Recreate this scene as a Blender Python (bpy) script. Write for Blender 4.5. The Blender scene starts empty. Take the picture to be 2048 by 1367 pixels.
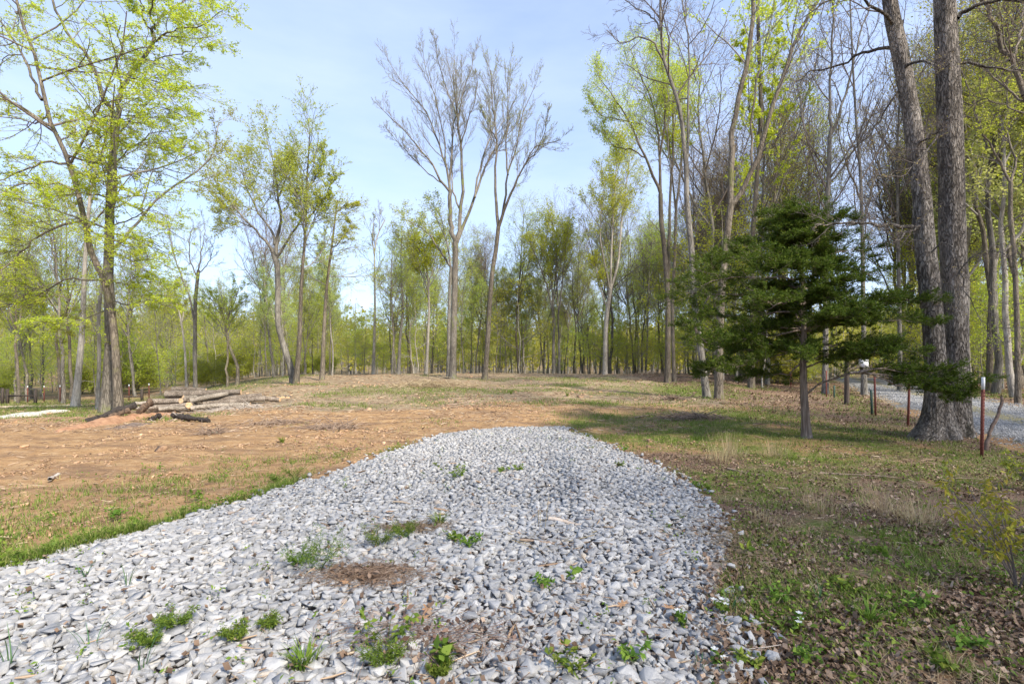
import bpy, bmesh, math, random
import numpy as np
from mathutils import Vector, noise as mnoise
rng = np.random.default_rng(7)
random.seed(7)
C = bpy.context.scene.collection
scene = bpy.context.scene
R = math.radians

# ------------------------------------------------------------------ camera, light, sky
F, CX, HY, H = 967.0, 1024.0, 735.0, 1.6        # focal length / centre / horizon of the photo, eye height (m)
cam = bpy.data.cameras.new('camera'); camo = bpy.data.objects.new('camera', cam); C.objects.link(camo)
cam.lens = 17.0; cam.sensor_width = 36.0; cam.shift_y = 0.0251
cam.clip_start = 0.05; cam.clip_end = 3000
camo.location = (0, 0, H); camo.rotation_euler = (R(90), 0, 0)
scene.camera = camo

SUN_AZ, SUN_EL = 138.0, 41.0                    # clockwise from the view direction
world = bpy.data.worlds.new('World'); scene.world = world; world.use_nodes = True
nt = world.node_tree; nt.nodes.clear()
def wn(t, **k):
    n = nt.nodes.new(t)
    for a, b in k.items(): setattr(n, a, b)
    return n
sky = wn('ShaderNodeTexSky', sky_type='NISHITA', sun_disc=False)
sky.sun_elevation = R(SUN_EL); sky.sun_rotation = R(SUN_AZ); sky.altitude = 200
sky.air_density = 1.0; sky.dust_density = 0.8; sky.ozone_density = 3.0
tc = wn('ShaderNodeTexCoord'); mp = wn('ShaderNodeMapping'); mp.inputs['Scale'].default_value = (1.2, 1.2, 5.0)
mp.inputs['Rotation'].default_value = (0, R(12), R(25))
nz = wn('ShaderNodeTexNoise'); nz.inputs['Scale'].default_value = 1.7; nz.inputs['Detail'].default_value = 7; nz.inputs['Roughness'].default_value = 0.55
rp = wn('ShaderNodeValToRGB'); rp.color_ramp.elements[0].position = 0.36; rp.color_ramp.elements[0].color = (0.45, 0.45, 0.45, 1)
rp.color_ramp.elements[1].position = 0.72; rp.color_ramp.elements[1].color = (0.80, 0.80, 0.80, 1)
mx = wn('ShaderNodeMixRGB'); mx.inputs['Color2'].default_value = (3.0, 3.5, 4.85, 1)
bg = wn('ShaderNodeBackground'); bg.inputs['Strength'].default_value = 0.15
wo = wn('ShaderNodeOutputWorld')
nt.links.new(tc.outputs['Generated'], mp.inputs['Vector']); nt.links.new(mp.outputs['Vector'], nz.inputs['Vector'])
sx = wn('ShaderNodeSeparateXYZ'); nt.links.new(tc.outputs['Generated'], sx.inputs[0])      # thin haze thickens towards the horizon
hz = wn('ShaderNodeMapRange'); hz.inputs['From Min'].default_value = 0.05; hz.inputs['From Max'].default_value = 0.75
hz.inputs['To Min'].default_value = 1.15; hz.inputs['To Max'].default_value = 0.62; nt.links.new(sx.outputs['Z'], hz.inputs['Value'])
mu = wn('ShaderNodeMath', operation='MULTIPLY', use_clamp=True)
nt.links.new(nz.outputs['Fac'], rp.inputs['Fac']); nt.links.new(rp.outputs['Color'], mu.inputs[0]); nt.links.new(hz.outputs['Result'], mu.inputs[1]); nt.links.new(mu.outputs[0], mx.inputs['Fac'])
nt.links.new(sky.outputs['Color'], mx.inputs['Color1']); nt.links.new(mx.outputs['Color'], bg.inputs['Color'])
nt.links.new(bg.outputs['Background'], wo.inputs['Surface'])

sl = bpy.data.lights.new('sun', 'SUN'); sl.energy = 3.7; sl.angle = R(5); sl.color = (1.0, 0.92, 0.79)
so = bpy.data.objects.new('sun', sl); C.objects.link(so)
_az, _el = R(SUN_AZ), R(SUN_EL)
to_sun = Vector((math.sin(_az)*math.cos(_el), math.cos(_az)*math.cos(_el), math.sin(_el)))
so.rotation_euler = (-to_sun).to_track_quat('-Z', 'Y').to_euler(); so.location = to_sun*60
scene.view_settings.view_transform = 'Standard'; scene.view_settings.look = 'None'
scene.view_settings.exposure = 1.05; scene.view_settings.gamma = 1.0
scene.cycles.max_bounces = 6; scene.cycles.diffuse_bounces = 3; scene.cycles.transmission_bounces = 4
scene.cycles.transparent_max_bounces = 4
scene.cycles.use_denoising = True

# ------------------------------------------------------------------ noise and terrain
_tab = np.random.default_rng(99).random((256, 256))
def vnoise(x, y, s, seed=0):
    x = np.asarray(x)/s + seed*17.31; y = np.asarray(y)/s + seed*9.77
    xi = np.floor(x).astype(int); yi = np.floor(y).astype(int)
    fx = x-xi; fy = y-yi; fx = fx*fx*(3-2*fx); fy = fy*fy*(3-2*fy)
    a = _tab[xi & 255, yi & 255]; b = _tab[(xi+1) & 255, yi & 255]
    c = _tab[xi & 255, (yi+1) & 255]; d = _tab[(xi+1) & 255, (yi+1) & 255]
    return (a*(1-fx)+b*fx)*(1-fy)+(c*(1-fx)+d*fx)*fy
def fbm(x, y, s, seed=0, o=4):
    t = 0; a = 0.5; n = 0
    for k in range(o):
        t = t+a*vnoise(x, y, s/(2**k), seed+k*3); n += a; a *= 0.55
    return t/n
def sm(a, b, x):
    t = np.clip((np.asarray(x, float)-a)/(b-a), 0, 1); return t*t*(3-2*t)
def lerp(a, b, t): return a+(b-a)*t

GP = np.array([(-5.6, -4), (-4.9, 0.5), (-3.95, 3.6), (-3.65, 4.6), (-3.35, 5.5), (-2.95, 6.6), (-2.6, 8.0), (-2.15, 9.8),
               (-1.75, 11.4), (-0.4, 12.4), (1.3, 12.9), (1.75, 11.3), (2.15, 9.3), (2.4, 7.4), (2.3, 5.9), (2.3, 5.2), (1.85, 4.1), (1.4, 3.3),
               (1.18, 2.6), (1.05, 2.0), (1.0, -4)])
def gdist(x, y):
    """signed distance to the edge of the gravel, positive inside"""
    x = np.asarray(x, float); y = np.asarray(y, float)
    best = np.full(x.shape, 1e9); ins = np.zeros(x.shape, bool)
    n = len(GP)
    for i in range(n):
        ax, ay = GP[i]; bx, by = GP[(i+1) % n]
        dx, dy = bx-ax, by-ay
        t = np.clip(((x-ax)*dx+(y-ay)*dy)/(dx*dx+dy*dy), 0, 1)
        best = np.minimum(best, np.hypot(x-ax-t*dx, y-ay-t*dy))
        c = ((ay > y) != (by > y)) & (x < (bx-ax)*(y-ay)/((by-ay) if by != ay else 1e-9)+ax)
        ins ^= c
    return np.where(ins, best, -best)
def gz(x, y):
    x = np.asarray(x, float); y = np.asarray(y, float)
    yy = np.maximum(y, 1.0); u = x/yy
    r = np.hypot(x, y)
    w = sm(-0.82, -0.42, u)
    far = lerp(-1.15, 0.95, w); far = lerp(far, 0.5, sm(0.38, 0.62, u))
    z = sm(11, 42, yy)*far
    z = z-np.clip(y-50, 0, 60)*0.022*w
    z = z+15*sm(120, 300, r)
    z = z+(fbm(x, y, 6, 1)-0.5)*0.22*sm(3, 12, r)+(fbm(x, y, 1.1, 5, 3)-0.5)*0.07
    z = z+0.10*sm(14, 30, y)*(fbm(x, y, 3.0, 8, 3)-0.5)*4*sm(-0.6, -0.1, u)*(1-sm(.4, .6, u))*sm(0, 1, 60-y)
    return z
def gravz(x, y):                                  # top of the gravel fill
    d = gdist(x, y)
    x = np.asarray(x, float); y = np.asarray(y, float)
    b = 0.03+0.11*sm(0, 0.9, d)+(fbm(x, y, 1.6, 21, 3)-0.5)*0.10*sm(0, .6, d)
    b = b+0.10*np.exp(-((x-(0.55+0.05*y))/0.22)**2)*sm(3.5, 5, y)*(1-sm(7, 8.5, y))*sm(0, .5, d)
    return gz(x, y)+b
def zg(x, y): return float(gz(x, y))
def px2(px, py, d): return ((px-CX)/F*d, d, H-(py-HY)/F*d)
def onground(px, py, grav=False):
    """walk the ray of a photo point to the terrain"""
    fn = gravz if grav else gz
    ds = np.concatenate([np.linspace(1.5, 20, 400), np.linspace(20, 120, 800)])
    x = (px-CX)/F*ds; z = H-(py-HY)/F*ds
    g = fn(x, ds); k = int(np.argmax(z <= g)) if np.any(z <= g) else len(ds)-1
    return float(x[k]), float(ds[k]), float(g[k])

# ------------------------------------------------------------------ mesh helpers
def build(name, V, FL, mats, parent=None, attrs=None, mi=None, smooth=False, loc=None):
    """one mesh object from a vertex array and a list of face arrays (tris/quads/ngons of one size each)"""
    me = bpy.data.meshes.new(name)
    V = np.asarray(V, dtype=np.float32).reshape(-1, 3)
    FL = [np.asarray(f, dtype=np.int32) for f in (FL if isinstance(FL, list) else [FL]) if len(f)]
    idx = np.concatenate([f.ravel() for f in FL]); tot = np.concatenate([np.full(len(f), f.shape[1], np.int32) for f in FL])
    st = np.concatenate([[0], np.cumsum(tot)[:-1]]).astype(np.int32)
    me.vertices.add(len(V)); me.vertices.foreach_set('co', V.ravel())
    me.loops.add(len(idx)); me.loops.foreach_set('vertex_index', idx)
    me.polygons.add(len(tot)); me.polygons.foreach_set('loop_start', st); me.polygons.foreach_set('loop_total', tot)
    for m in (mats if isinstance(mats, (list, tuple)) else [mats]): me.materials.append(m)
    if mi is not None: me.polygons.foreach_set('material_index', np.asarray(mi, np.int32))
    if smooth: me.polygons.foreach_set('use_smooth', np.ones(len(tot), bool))
    for k, a in (attrs or {}).items():
        at = me.attributes.new(k, 'FLOAT', 'POINT'); at.data.foreach_set('value', np.asarray(a, np.float32))
    me.update(); me.validate()
    o = bpy.data.objects.new(name, me); C.objects.link(o)
    if parent is not None: o.parent = parent
    if loc is not None: o.location = loc
    return o
def tag(o, label=None, cat=None, group=None, kind=None):
    for k, v in (('label', label), ('category', cat), ('group', group), ('kind', kind)):
        if v: o[k] = v
    return o
def empty(name, loc, label, cat, group=None, rz=0.0):
    o = bpy.data.objects.new(name, None); C.objects.link(o); o.location = loc; o.rotation_euler = (0, 0, rz)
    o.empty_display_size = 0.2
    return tag(o, label, cat, group)
def norm(v): return v/np.maximum(np.linalg.norm(v, axis=-1, keepdims=True), 1e-9)

def tubes(P, Rr, S, ridge=0.0):
    """P (B,K,3) Rr (B,K) -> verts, quads"""
    B, K, _ = P.shape
    T = norm(np.gradient(P, axis=1)); mean = np.abs(norm(P[:, -1]-P[:, 0]))
    ref = np.zeros((B, 3)); ref[np.arange(B), np.argmin(mean, axis=1)] = 1
    U = norm(np.cross(T, ref[:, None, :])); W = np.cross(T, U)
    a = np.arange(S)*2*math.pi/S
    rad = Rr[:, :, None]*(1+ridge*np.sin(a*5)[None, None, :]+ridge*np.sin(a*3+1)[None, None, :]) if ridge else np.repeat(Rr[:, :, None], S, 2)
    V = P[:, :, None, :]+rad[..., None]*(U[:, :, None, :]*np.cos(a)[None, None, :, None]+W[:, :, None, :]*np.sin(a)[None, None, :, None])
    i = np.arange(B*K*S).reshape(B, K, S)
    j = np.roll(i, -1, axis=2)
    Q = np.stack([i[:, :-1], j[:, :-1], j[:, 1:], i[:, 1:]], axis=-1).reshape(-1, 4)
    return V.reshape(-1, 3), Q
class Acc:
    def __init__(s): s.V = []; s.F = {}; s.n = 0; s.A = []
    def add(s, V, Fa, a=None):
        V = np.asarray(V).reshape(-1, 3); Fa = np.asarray(Fa)
        s.F.setdefault(Fa.shape[1], []).append(Fa+s.n); s.V.append(V); s.n += len(V)
        s.A.append(np.zeros(len(V)) if a is None else np.broadcast_to(a, (len(V),)))
    def obj(s, name, mat, parent=None, smooth=False, loc=None):
        return build(name, np.concatenate(s.V), [np.concatenate(f) for f in s.F.values()], mat, parent, {'rnd': np.concatenate(s.A)}, smooth=smooth, loc=loc)

def resample(pts, K):
    pts = np.asarray(pts, float)
    d = np.concatenate([[0], np.cumsum(np.linalg.norm(np.diff(pts[:, :3], axis=0), axis=1))]); d /= d[-1]
    # smooth: catmull-rom through the points
    t = np.linspace(0, 1, K); out = np.zeros((K, pts.shape[1]))
    n = len(pts)
    for k, tt in enumerate(t):
        i = min(max(int(np.searchsorted(d, tt, side='right'))-1, 0), n-2)
        f = (tt-d[i])/max(d[i+1]-d[i], 1e-9)
        p0 = pts[max(i-1, 0)]; p1 = pts[i]; p2 = pts[i+1]; p3 = pts[min(i+2, n-1)]
        lin = p1+(p2-p1)*f
        cr = 0.5*((2*p1)+(-p0+p2)*f+(2*p0-5*p1+4*p2-p3)*f*f+(-p0+3*p1-3*p2+p3)*f**3)
        out[k] = 0.4*lin+0.6*cr
    return out
def grow(P, Rr, n, ratio, ang, t0, K, up, wig, rg, rk=0.6, lmin=0.05, flat=1.0, droop=0.0, taper=0.35, endlen=0.45, L=None):
    """children of the branches P (B,K0,3)"""
    B, K0, _ = P.shape
    Lp = np.linalg.norm(np.diff(P, axis=1), axis=2).sum(1) if L is None else L
    t0 = np.broadcast_to(np.asarray(t0, float), (B,))
    pi = np.repeat(np.arange(B), n); M = len(pi)
    j = np.tile(np.arange(n), B)
    f = (j+rg.random(M))/n
    t = t0[pi]+(1-t0[pi])*f
    s = t*(K0-1); i = np.minimum(s.astype(int), K0-2); w = (s-i)[:, None]
    pos = P[pi, i]*(1-w)+P[pi, i+1]*w; tan = norm(P[pi, i+1]-P[pi, i])
    rad = Rr[pi, i]*(1-w[:, 0])+Rr[pi, i+1]*w[:, 0]
    ln = np.maximum(ratio*Lp[pi]*(1-endlen*f)*rg.uniform(0.65, 1.25, M), lmin)
    az = j*2.4+rg.random(M)*1.6+rg.random(B)[pi]*6.28
    ref = np.where(np.abs(tan[:, 2:3]) > 0.9, np.array([[1., 0, 0]]), np.array([[0, 0, 1.]]))
    u = norm(np.cross(tan, ref)); v = np.cross(tan, u)
    a = ang*rg.uniform(0.7, 1.3, M)
    d = tan*np.cos(a)[:, None]+(u*np.cos(az)[:, None]+v*np.sin(az)[:, None])*np.sin(a)[:, None]
    d[:, 2] *= flat; d = norm(d)
    out = np.zeros((M, K, 3)); out[:, 0] = pos; seg = (ln/(K-1))[:, None]
    p = pos.copy()
    for k in range(1, K):
        d = norm(d+rg.normal(0, wig, (M, 3))+np.array([0, 0, up-droop*k/K]))
        p = p+d*seg; out[:, k] = p
    r0 = np.minimum(rad*rk, ln*0.0095+0.003)
    rr = r0[:, None]*np.linspace(1, taper, K)[None, :]
    return out, rr
def leaves(P, m, size, rg, t0=0.25, spread=0.0, horiz=0.5, aspect=0.55, droop=0.0, along=0.0):
    """m diamond-shaped, slightly folded leaf faces along each branch of P"""
    B, K, _ = P.shape
    Ln = np.linalg.norm(P[:, -1]-P[:, 0], axis=1)+0.02
    pi = np.sort(rg.choice(B, B*m, p=Ln/Ln.sum())); M = len(pi)         # longer twigs carry more leaves
    t = t0+(1-t0)*rg.random(M); s = t*(K-1); i = np.minimum(s.astype(int), K-2); w = (s-i)[:, None]
    pos = P[pi, i]*(1-w)+P[pi, i+1]*w
    if spread: pos = pos+rg.normal(0, spread, (M, 3))
    dr = rg.normal(0, 1, (M, 3)); dr[:, 2] = dr[:, 2]*(1-horiz)-droop
    dr = norm(dr+along*norm(P[pi, i+1]-P[pi, i]))
    nn = rg.normal(0, 1, (M, 3))*(1-horiz); nn[:, 2] += horiz*1.6
    side = norm(np.cross(dr, nn)); nn = np.cross(side, dr)
    sz = (size*rg.uniform(0.6, 1.3, M))[:, None]
    a = pos; b = pos+dr*sz*0.5+side*sz*aspect*0.5+nn*sz*0.06; c = pos+dr*sz-nn*sz*0.08; e = pos+dr*sz*0.5-side*sz*aspect*0.5+nn*sz*0.06
    V = np.stack([a, b, c, e], 1).reshape(-1, 3)
    Q = np.arange(M*4).reshape(M, 4)
    return V, Q, np.repeat(rg.random(M), 4)

# ------------------------------------------------------------------ materials
def M(name):
    m = bpy.data.materials.new(name); m.use_nodes = True; t = m.node_tree
    return m, t, t.nodes['Principled BSDF'], t.nodes['Material Output']
def N(t, ty, **k):
    n = t.nodes.new(ty)
    for a, b in k.items():
        if a in n.inputs: n.inputs[a].default_value = b
        else: setattr(n, a, b)
    return n
def ramp(t, fac, stops, interp='LINEAR'):
    r = t.nodes.new('ShaderNodeValToRGB'); e = r.color_ramp.elements; r.color_ramp.interpolation = interp
    while len(e) < len(stops): e.new(0.5)
    for k, (p, c) in enumerate(stops): e[k].position = p; e[k].color = (*c, 1)
    if fac is not None: t.links.new(fac, r.inputs['Fac'])
    return r.outputs['Color']
def mixc(t, fac, a, b, mode='MIX'):
    m = t.nodes.new('ShaderNodeMixRGB'); m.blend_type = mode
    for s, v in (('Fac', fac), ('Color1', a), ('Color2', b)):
        if hasattr(v, 'links'): t.links.new(v, m.inputs[s])
        elif isinstance(v, (int, float)): m.inputs[s].default_value = v
        else: m.inputs[s].default_value = (*v, 1)
    return m.outputs['Color']
def math_(t, op, a, b=None, clamp=False):
    m = t.nodes.new('ShaderNodeMath'); m.operation = op; m.use_clamp = clamp
    for k, v in enumerate((a, b)):
        if v is None: continue
        if hasattr(v, 'links'): t.links.new(v, m.inputs[k])
        else: m.inputs[k].default_value = v
    return m.outputs[0]
def attr(t, name): return N(t, 'ShaderNodeAttribute', attribute_name=name).outputs['Fac']
def coord(t, scale, kind='Object'):
    c = t.nodes.new('ShaderNodeTexCoord'); m = t.nodes.new('ShaderNodeMapping'); m.inputs['Scale'].default_value = scale
    t.links.new(c.outputs[kind], m.inputs['Vector']); return m.outputs['Vector']
def noise_(t, vec, s, det=5, rough=0.6):
    n = N(t, 'ShaderNodeTexNoise', Scale=s, Detail=det, Roughness=rough)
    if vec is not None: t.links.new(vec, n.inputs['Vector'])
    return n.outputs['Fac']
def bump(t, b, h, s=0.5, d=0.02):
    n = N(t, 'ShaderNodeBump', Strength=s, Distance=d); t.links.new(h, n.inputs['Height']); t.links.new(n.outputs['Normal'], b.inputs['Normal'])

def bark(name, dark, light, scale=9.0, zs=0.18, bs=0.9, moss=None, bd=0.03):
    m, t, b, o = M(name)
    v = coord(t, (1, 1, zs))
    oi = t.nodes.new('ShaderNodeObjectInfo')
    n1 = noise_(t, v, scale, 8, 0.65)
    vo = N(t, 'ShaderNodeTexVoronoi', Scale=scale*1.5, feature='DISTANCE_TO_EDGE')
    wv = t.nodes.new('ShaderNodeVectorMath'); wv.operation = 'ADD'
    nn = N(t, 'ShaderNodeTexNoise', Scale=scale*0.8, Detail=3.0); t.links.new(v, nn.inputs['Vector'])
    sc = t.nodes.new('ShaderNodeVectorMath'); sc.operation = 'SCALE'; sc.inputs['Scale'].default_value = 0.18
    t.links.new(nn.outputs['Color'], sc.inputs[0]); t.links.new(v, wv.inputs[0]); t.links.new(sc.outputs[0], wv.inputs[1])
    t.links.new(wv.outputs[0], vo.inputs['Vector'])
    crack = ramp(t, vo.outputs['Distance'], [(0.0, (0, 0, 0)), (0.16, (1, 1, 1))])
    col = ramp(t, n1, [(0.3, dark), (0.55, [0.5*(a+c) for a, c in zip(dark, light)]), (0.75, light)])
    col = mixc(t, 0.6, col, mixc(t, crack, [x*0.45 for x in dark], col))
    big = noise_(t, coord(t, (1, 1, .6)), 1.3, 3)
    col = mixc(t, ramp(t, big, [(0.45, (0, 0, 0)), (0.7, (.6, .6, .6))]), col, [min(1, x*1.25) for x in light])
    if moss: col = mixc(t, ramp(t, noise_(t, coord(t, (1, 1, .5)), 2.6, 6), [(0.56, (0, 0, 0)), (0.66, (.8, .8, .8))]), col, moss)
    hs = t.nodes.new('ShaderNodeHueSaturation'); t.links.new(col, hs.inputs['Color'])
    t.links.new(math_(t, 'ADD', math_(t, 'MULTIPLY', oi.outputs['Random'], 0.5), 0.78), hs.inputs['Value'])
    t.links.new(hs.outputs['Color'], b.inputs['Base Color']); b.inputs['Roughness'].default_value = 0.9
    b.inputs['Specular IOR Level'].default_value = 0.2
    hgt = math_(t, 'ADD', math_(t, 'MULTIPLY', crack, 0.8), n1)
    bump(t, b, hgt, bs, bd)
    return m
def leafmat(name, c1, c2, c3=None, tr=0.45, var=0.3):
    m, t, b, o = M(name)
    oi = t.nodes.new('ShaderNodeObjectInfo')
    col = ramp(t, attr(t, 'rnd'), [(0.0, c1), (0.6, c2), (1.0, c3 or c2)])
    hs = t.nodes.new('ShaderNodeHueSaturation'); t.links.new(col, hs.inputs['Color'])
    t.links.new(math_(t, 'ADD', math_(t, 'MULTIPLY', oi.outputs['Random'], 0.035), 0.4825), hs.inputs['Hue'])
    t.links.new(math_(t, 'ADD', math_(t, 'MULTIPLY', oi.outputs['Random'], var), 1-var/2), hs.inputs['Value'])
    b.inputs['Roughness'].default_value = 0.65; b.inputs['Specular IOR Level'].default_value = 0.2
    t.links.new(hs.outputs['Color'], b.inputs['Base Color'])
    tl = t.nodes.new('ShaderNodeBsdfTranslucent'); t.links.new(hs.outputs['Color'], tl.inputs['Color'])
    mxs = t.nodes.new('ShaderNodeMixShader'); mxs.inputs[0].default_value = tr
    t.links.new(b.outputs[0], mxs.inputs[1]); t.links.new(tl.outputs[0], mxs.inputs[2]); t.links.new(mxs.outputs[0], o.inputs['Surface'])
    return m
def simple(name, c1, c2, scale=20, rough=0.8, bs=0.4, metal=0.0, rnd=False, stretch=(1, 1, 1)):
    m, t, b, o = M(name)
    n = noise_(t, coord(t, stretch), scale, 6, 0.65)
    col = ramp(t, n, [(0.32, c1), (0.7, c2)])
    if rnd:
        hs = t.nodes.new('ShaderNodeHueSaturation'); t.links.new(col, hs.inputs['Color'])
        t.links.new(math_(t, 'ADD', math_(t, 'MULTIPLY', attr(t, 'rnd'), 0.9), 0.5), hs.inputs['Value']); col = hs.outputs['Color']
    t.links.new(col, b.inputs['Base Color']); b.inputs['Roughness'].default_value = rough; b.inputs['Metallic'].default_value = metal
    b.inputs['Specular IOR Level'].default_value = 0.3
    bump(t, b, n, bs, 0.01)
    return m

bark_brown = bark('brown_bark', (0.10, 0.083, 0.062), (0.26, 0.22, 0.172), 9, moss=(0.17, 0.17, 0.06))
bark_warm = bark('warm_bark', (0.13, 0.112, 0.088), (0.32, 0.285, 0.235), 9, moss=(0.22, 0.24, 0.07))
bark_grey = bark('grey_bark', (0.11, 0.10, 0.085), (0.28, 0.258, 0.22), 8)
bark_pale = bark('pale_bark', (0.22, 0.195, 0.16), (0.44, 0.40, 0.345), 8, bs=0.5)
bark_oak = bark('oak_bark', (0.075, 0.06, 0.048), (0.40, 0.355, 0.305), 13, zs=0.22, bs=1.0, bd=0.10, moss=(0.055, 0.05, 0.035))
bark_twig = simple('twig_bark', (0.16, 0.145, 0.13), (0.30, 0.28, 0.255), 5, 0.9, 0.0)
bark_twig_dark = simple('dark_twig_bark', (0.10, 0.08, 0.07), (0.21, 0.175, 0.15), 5, 0.9, 0.0)
bark_cedar = bark('cedar_bark', (0.17, 0.12, 0.09), (0.42, 0.35, 0.29), 12, zs=0.06)
lf_yellow = leafmat('yellow_green_leaf', (0.43, 0.49, 0.03), (0.57, 0.62, 0.05), (0.68, 0.67, 0.09), 0.6)
lf_green = leafmat('fresh_green_leaf', (0.40, 0.50, 0.045), (0.54, 0.62, 0.07), (0.64, 0.68, 0.11), 0.6)
lf_pale = leafmat('pale_green_leaf', (0.40, 0.47, 0.12), (0.52, 0.58, 0.18), (0.60, 0.62, 0.2), 0.55)
lf_bud = leafmat('rusty_bud', (0.40, 0.28, 0.12), (0.52, 0.42, 0.14), (0.52, 0.50, 0.15), 0.5)
lf_olive = leafmat('olive_leaf', (0.36, 0.40, 0.04), (0.48, 0.52, 0.06), (0.56, 0.54, 0.09), 0.5)
lf_cedar = leafmat('cedar_foliage', (0.05, 0.085, 0.009), (0.11, 0.155, 0.016), (0.20, 0.235, 0.03), 0.3, 0.0)
gr_mat = leafmat('grass_blade', (0.10, 0.16, 0.02), (0.18, 0.25, 0.035), (0.38, 0.35, 0.13), 0.35, 0.0)
weed_mat = leafmat('weed_leaf', (0.09, 0.16, 0.02), (0.17, 0.26, 0.035), (0.27, 0.33, 0.05), 0.35, 0.2)
onion_mat = leafmat('onion_grass_blade', (0.05, 0.12, 0.05), (0.09, 0.18, 0.07), None, 0.2, 0.1)
dry_mat = leafmat('dry_grass', (0.36, 0.27, 0.14), (0.5, 0.39, 0.22), (0.58, 0.47, 0.28), 0.3, 0.0)
litter_mat = leafmat('dead_leaf', (0.10, 0.065, 0.04), (0.23, 0.155, 0.10), (0.44, 0.33, 0.235), 0.12, 0.0)
chip_mat = leafmat('wood_chip', (0.20, 0.13, 0.08), (0.40, 0.28, 0.18), (0.58, 0.46, 0.32), 0.0, 0.0)
flower_mat = leafmat('white_petal', (0.8, 0.8, 0.76), (0.85, 0.85, 0.8), None, 0.3, 0.0)

# stone
def stone_mat():
    m, t, b, o = M('limestone')
    a = attr(t, 'rnd')
    col = ramp(t, a, [(0.0, (0.165, 0.168, 0.176)), (0.25, (0.245, 0.242, 0.24)), (0.6, (0.35, 0.342, 0.33)), (0.85, (0.45, 0.437, 0.415)), (0.93, (0.50, 0.48, 0.44)), (0.975, (0.38, 0.31, 0.23)), (1.0, (0.27, 0.20, 0.155))])
    n = noise_(t, coord(t, (1, 1, 1)), 28, 6, 0.7)
    col = mixc(t, ramp(t, n, [(0.35, (0, 0, 0)), (0.75, (.5, .5, .5))]), col, (0.50, 0.485, 0.46))
    n2 = noise_(t, coord(t, (1, 1, 1)), 90, 4, 0.7)
    col = mixc(t, ramp(t, n2, [(0.3, (.3, .3, .3)), (0.5, (0, 0, 0))]), col, (0.15, 0.15, 0.16))
    t.links.new(col, b.inputs['Base Color']); b.inputs['Roughness'].default_value = 0.85; b.inputs['Specular IOR Level'].default_value = 0.3
    bump(t, b, math_(t, 'ADD', n, math_(t, 'MULTIPLY', n2, 0.5)), 0.5, 0.008)
    return m
stone = stone_mat()

def ground_mat():
    m, t, b, o = M('ground')
    P = coord(t, (1, 1, 1))
    n_big = noise_(t, P, 0.6, 6); n_mid = noise_(t, P, 3.5, 8, 0.7); n_fine = noise_(t, P, 22, 8, 0.75); n_vf = noise_(t, P, 90, 5, 0.7)
    dirt = ramp(t, n_mid, [(0.25, (0.26, 0.145, 0.07)), (0.5, (0.43, 0.265, 0.13)), (0.72, (0.57, 0.39, 0.215))])
    pale = ramp(t, n_mid, [(0.25, (0.20, 0.145, 0.09)), (0.5, (0.36, 0.275, 0.17)), (0.75, (0.54, 0.435, 0.285))])
    litter = ramp(t, n_fine, [(0.25, (0.10, 0.06, 0.04)), (0.5, (0.22, 0.14, 0.095)), (0.72, (0.36, 0.26, 0.19))])
    grass = ramp(t, n_fine, [(0.25, (0.07, 0.08, 0.02)), (0.5, (0.13, 0.16, 0.035)), (0.75, (0.22, 0.25, 0.07))])
    pa = ramp(t, math_(t, 'ADD', attr(t, 'pale'), math_(t, 'MULTIPLY', math_(t, 'SUBTRACT', n_mid, 0.5), 0.9)), [(0.4, (0, 0, 0)), (0.62, (1, 1, 1))])
    li = ramp(t, math_(t, 'ADD', attr(t, 'litter'), math_(t, 'MULTIPLY', math_(t, 'SUBTRACT', n_mid, 0.5), 0.9)), [(0.4, (0, 0, 0)), (0.62, (1, 1, 1))])
    gr = ramp(t, math_(t, 'ADD', attr(t, 'grass'), math_(t, 'MULTIPLY', math_(t, 'SUBTRACT', n_mid, 0.5), 1.1)), [(0.42, (0, 0, 0)), (0.75, (0.9, 0.9, 0.9))])
    strk = noise_(t, coord(t, (0.5, 1.6, 1)), 1.1, 8, 0.72)
    dirt = mixc(t, ramp(t, strk, [(0.47, (0, 0, 0)), (0.62, (.75, .75, .75))]), dirt, (0.20, 0.125, 0.08))
    pale = mixc(t, ramp(t, strk, [(0.45, (0, 0, 0)), (0.60, (.8, .8, .8))]), pale, (0.21, 0.155, 0.11))
    col = mixc(t, pa, dirt, pale); col = mixc(t, li, col, litter); col = mixc(t, gr, col, grass)
    dk = ramp(t, n_vf, [(0.3, (0.55, 0.55, 0.55)), (0.55, (1, 1, 1))]); col = mixc(t, 0.8, col, mixc(t, 1.0, col, dk, 'MULTIPLY'))
    dk2 = ramp(t, n_fine, [(0.3, (0.6, 0.6, 0.6)), (0.6, (1.1, 1.1, 1.1))]); col = mixc(t, 0.7, col, mixc(t, 1.0, col, dk2, 'MULTIPLY'))
    t.links.new(col, b.inputs['Base Color']); b.inputs['Roughness'].default_value = 0.95; b.inputs['Specular IOR Level'].default_value = 0.1
    bump(t, b, math_(t, 'ADD', n_fine, math_(t, 'MULTIPLY', n_vf, 0.5)), 0.8, 0.03)
    return m

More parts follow.
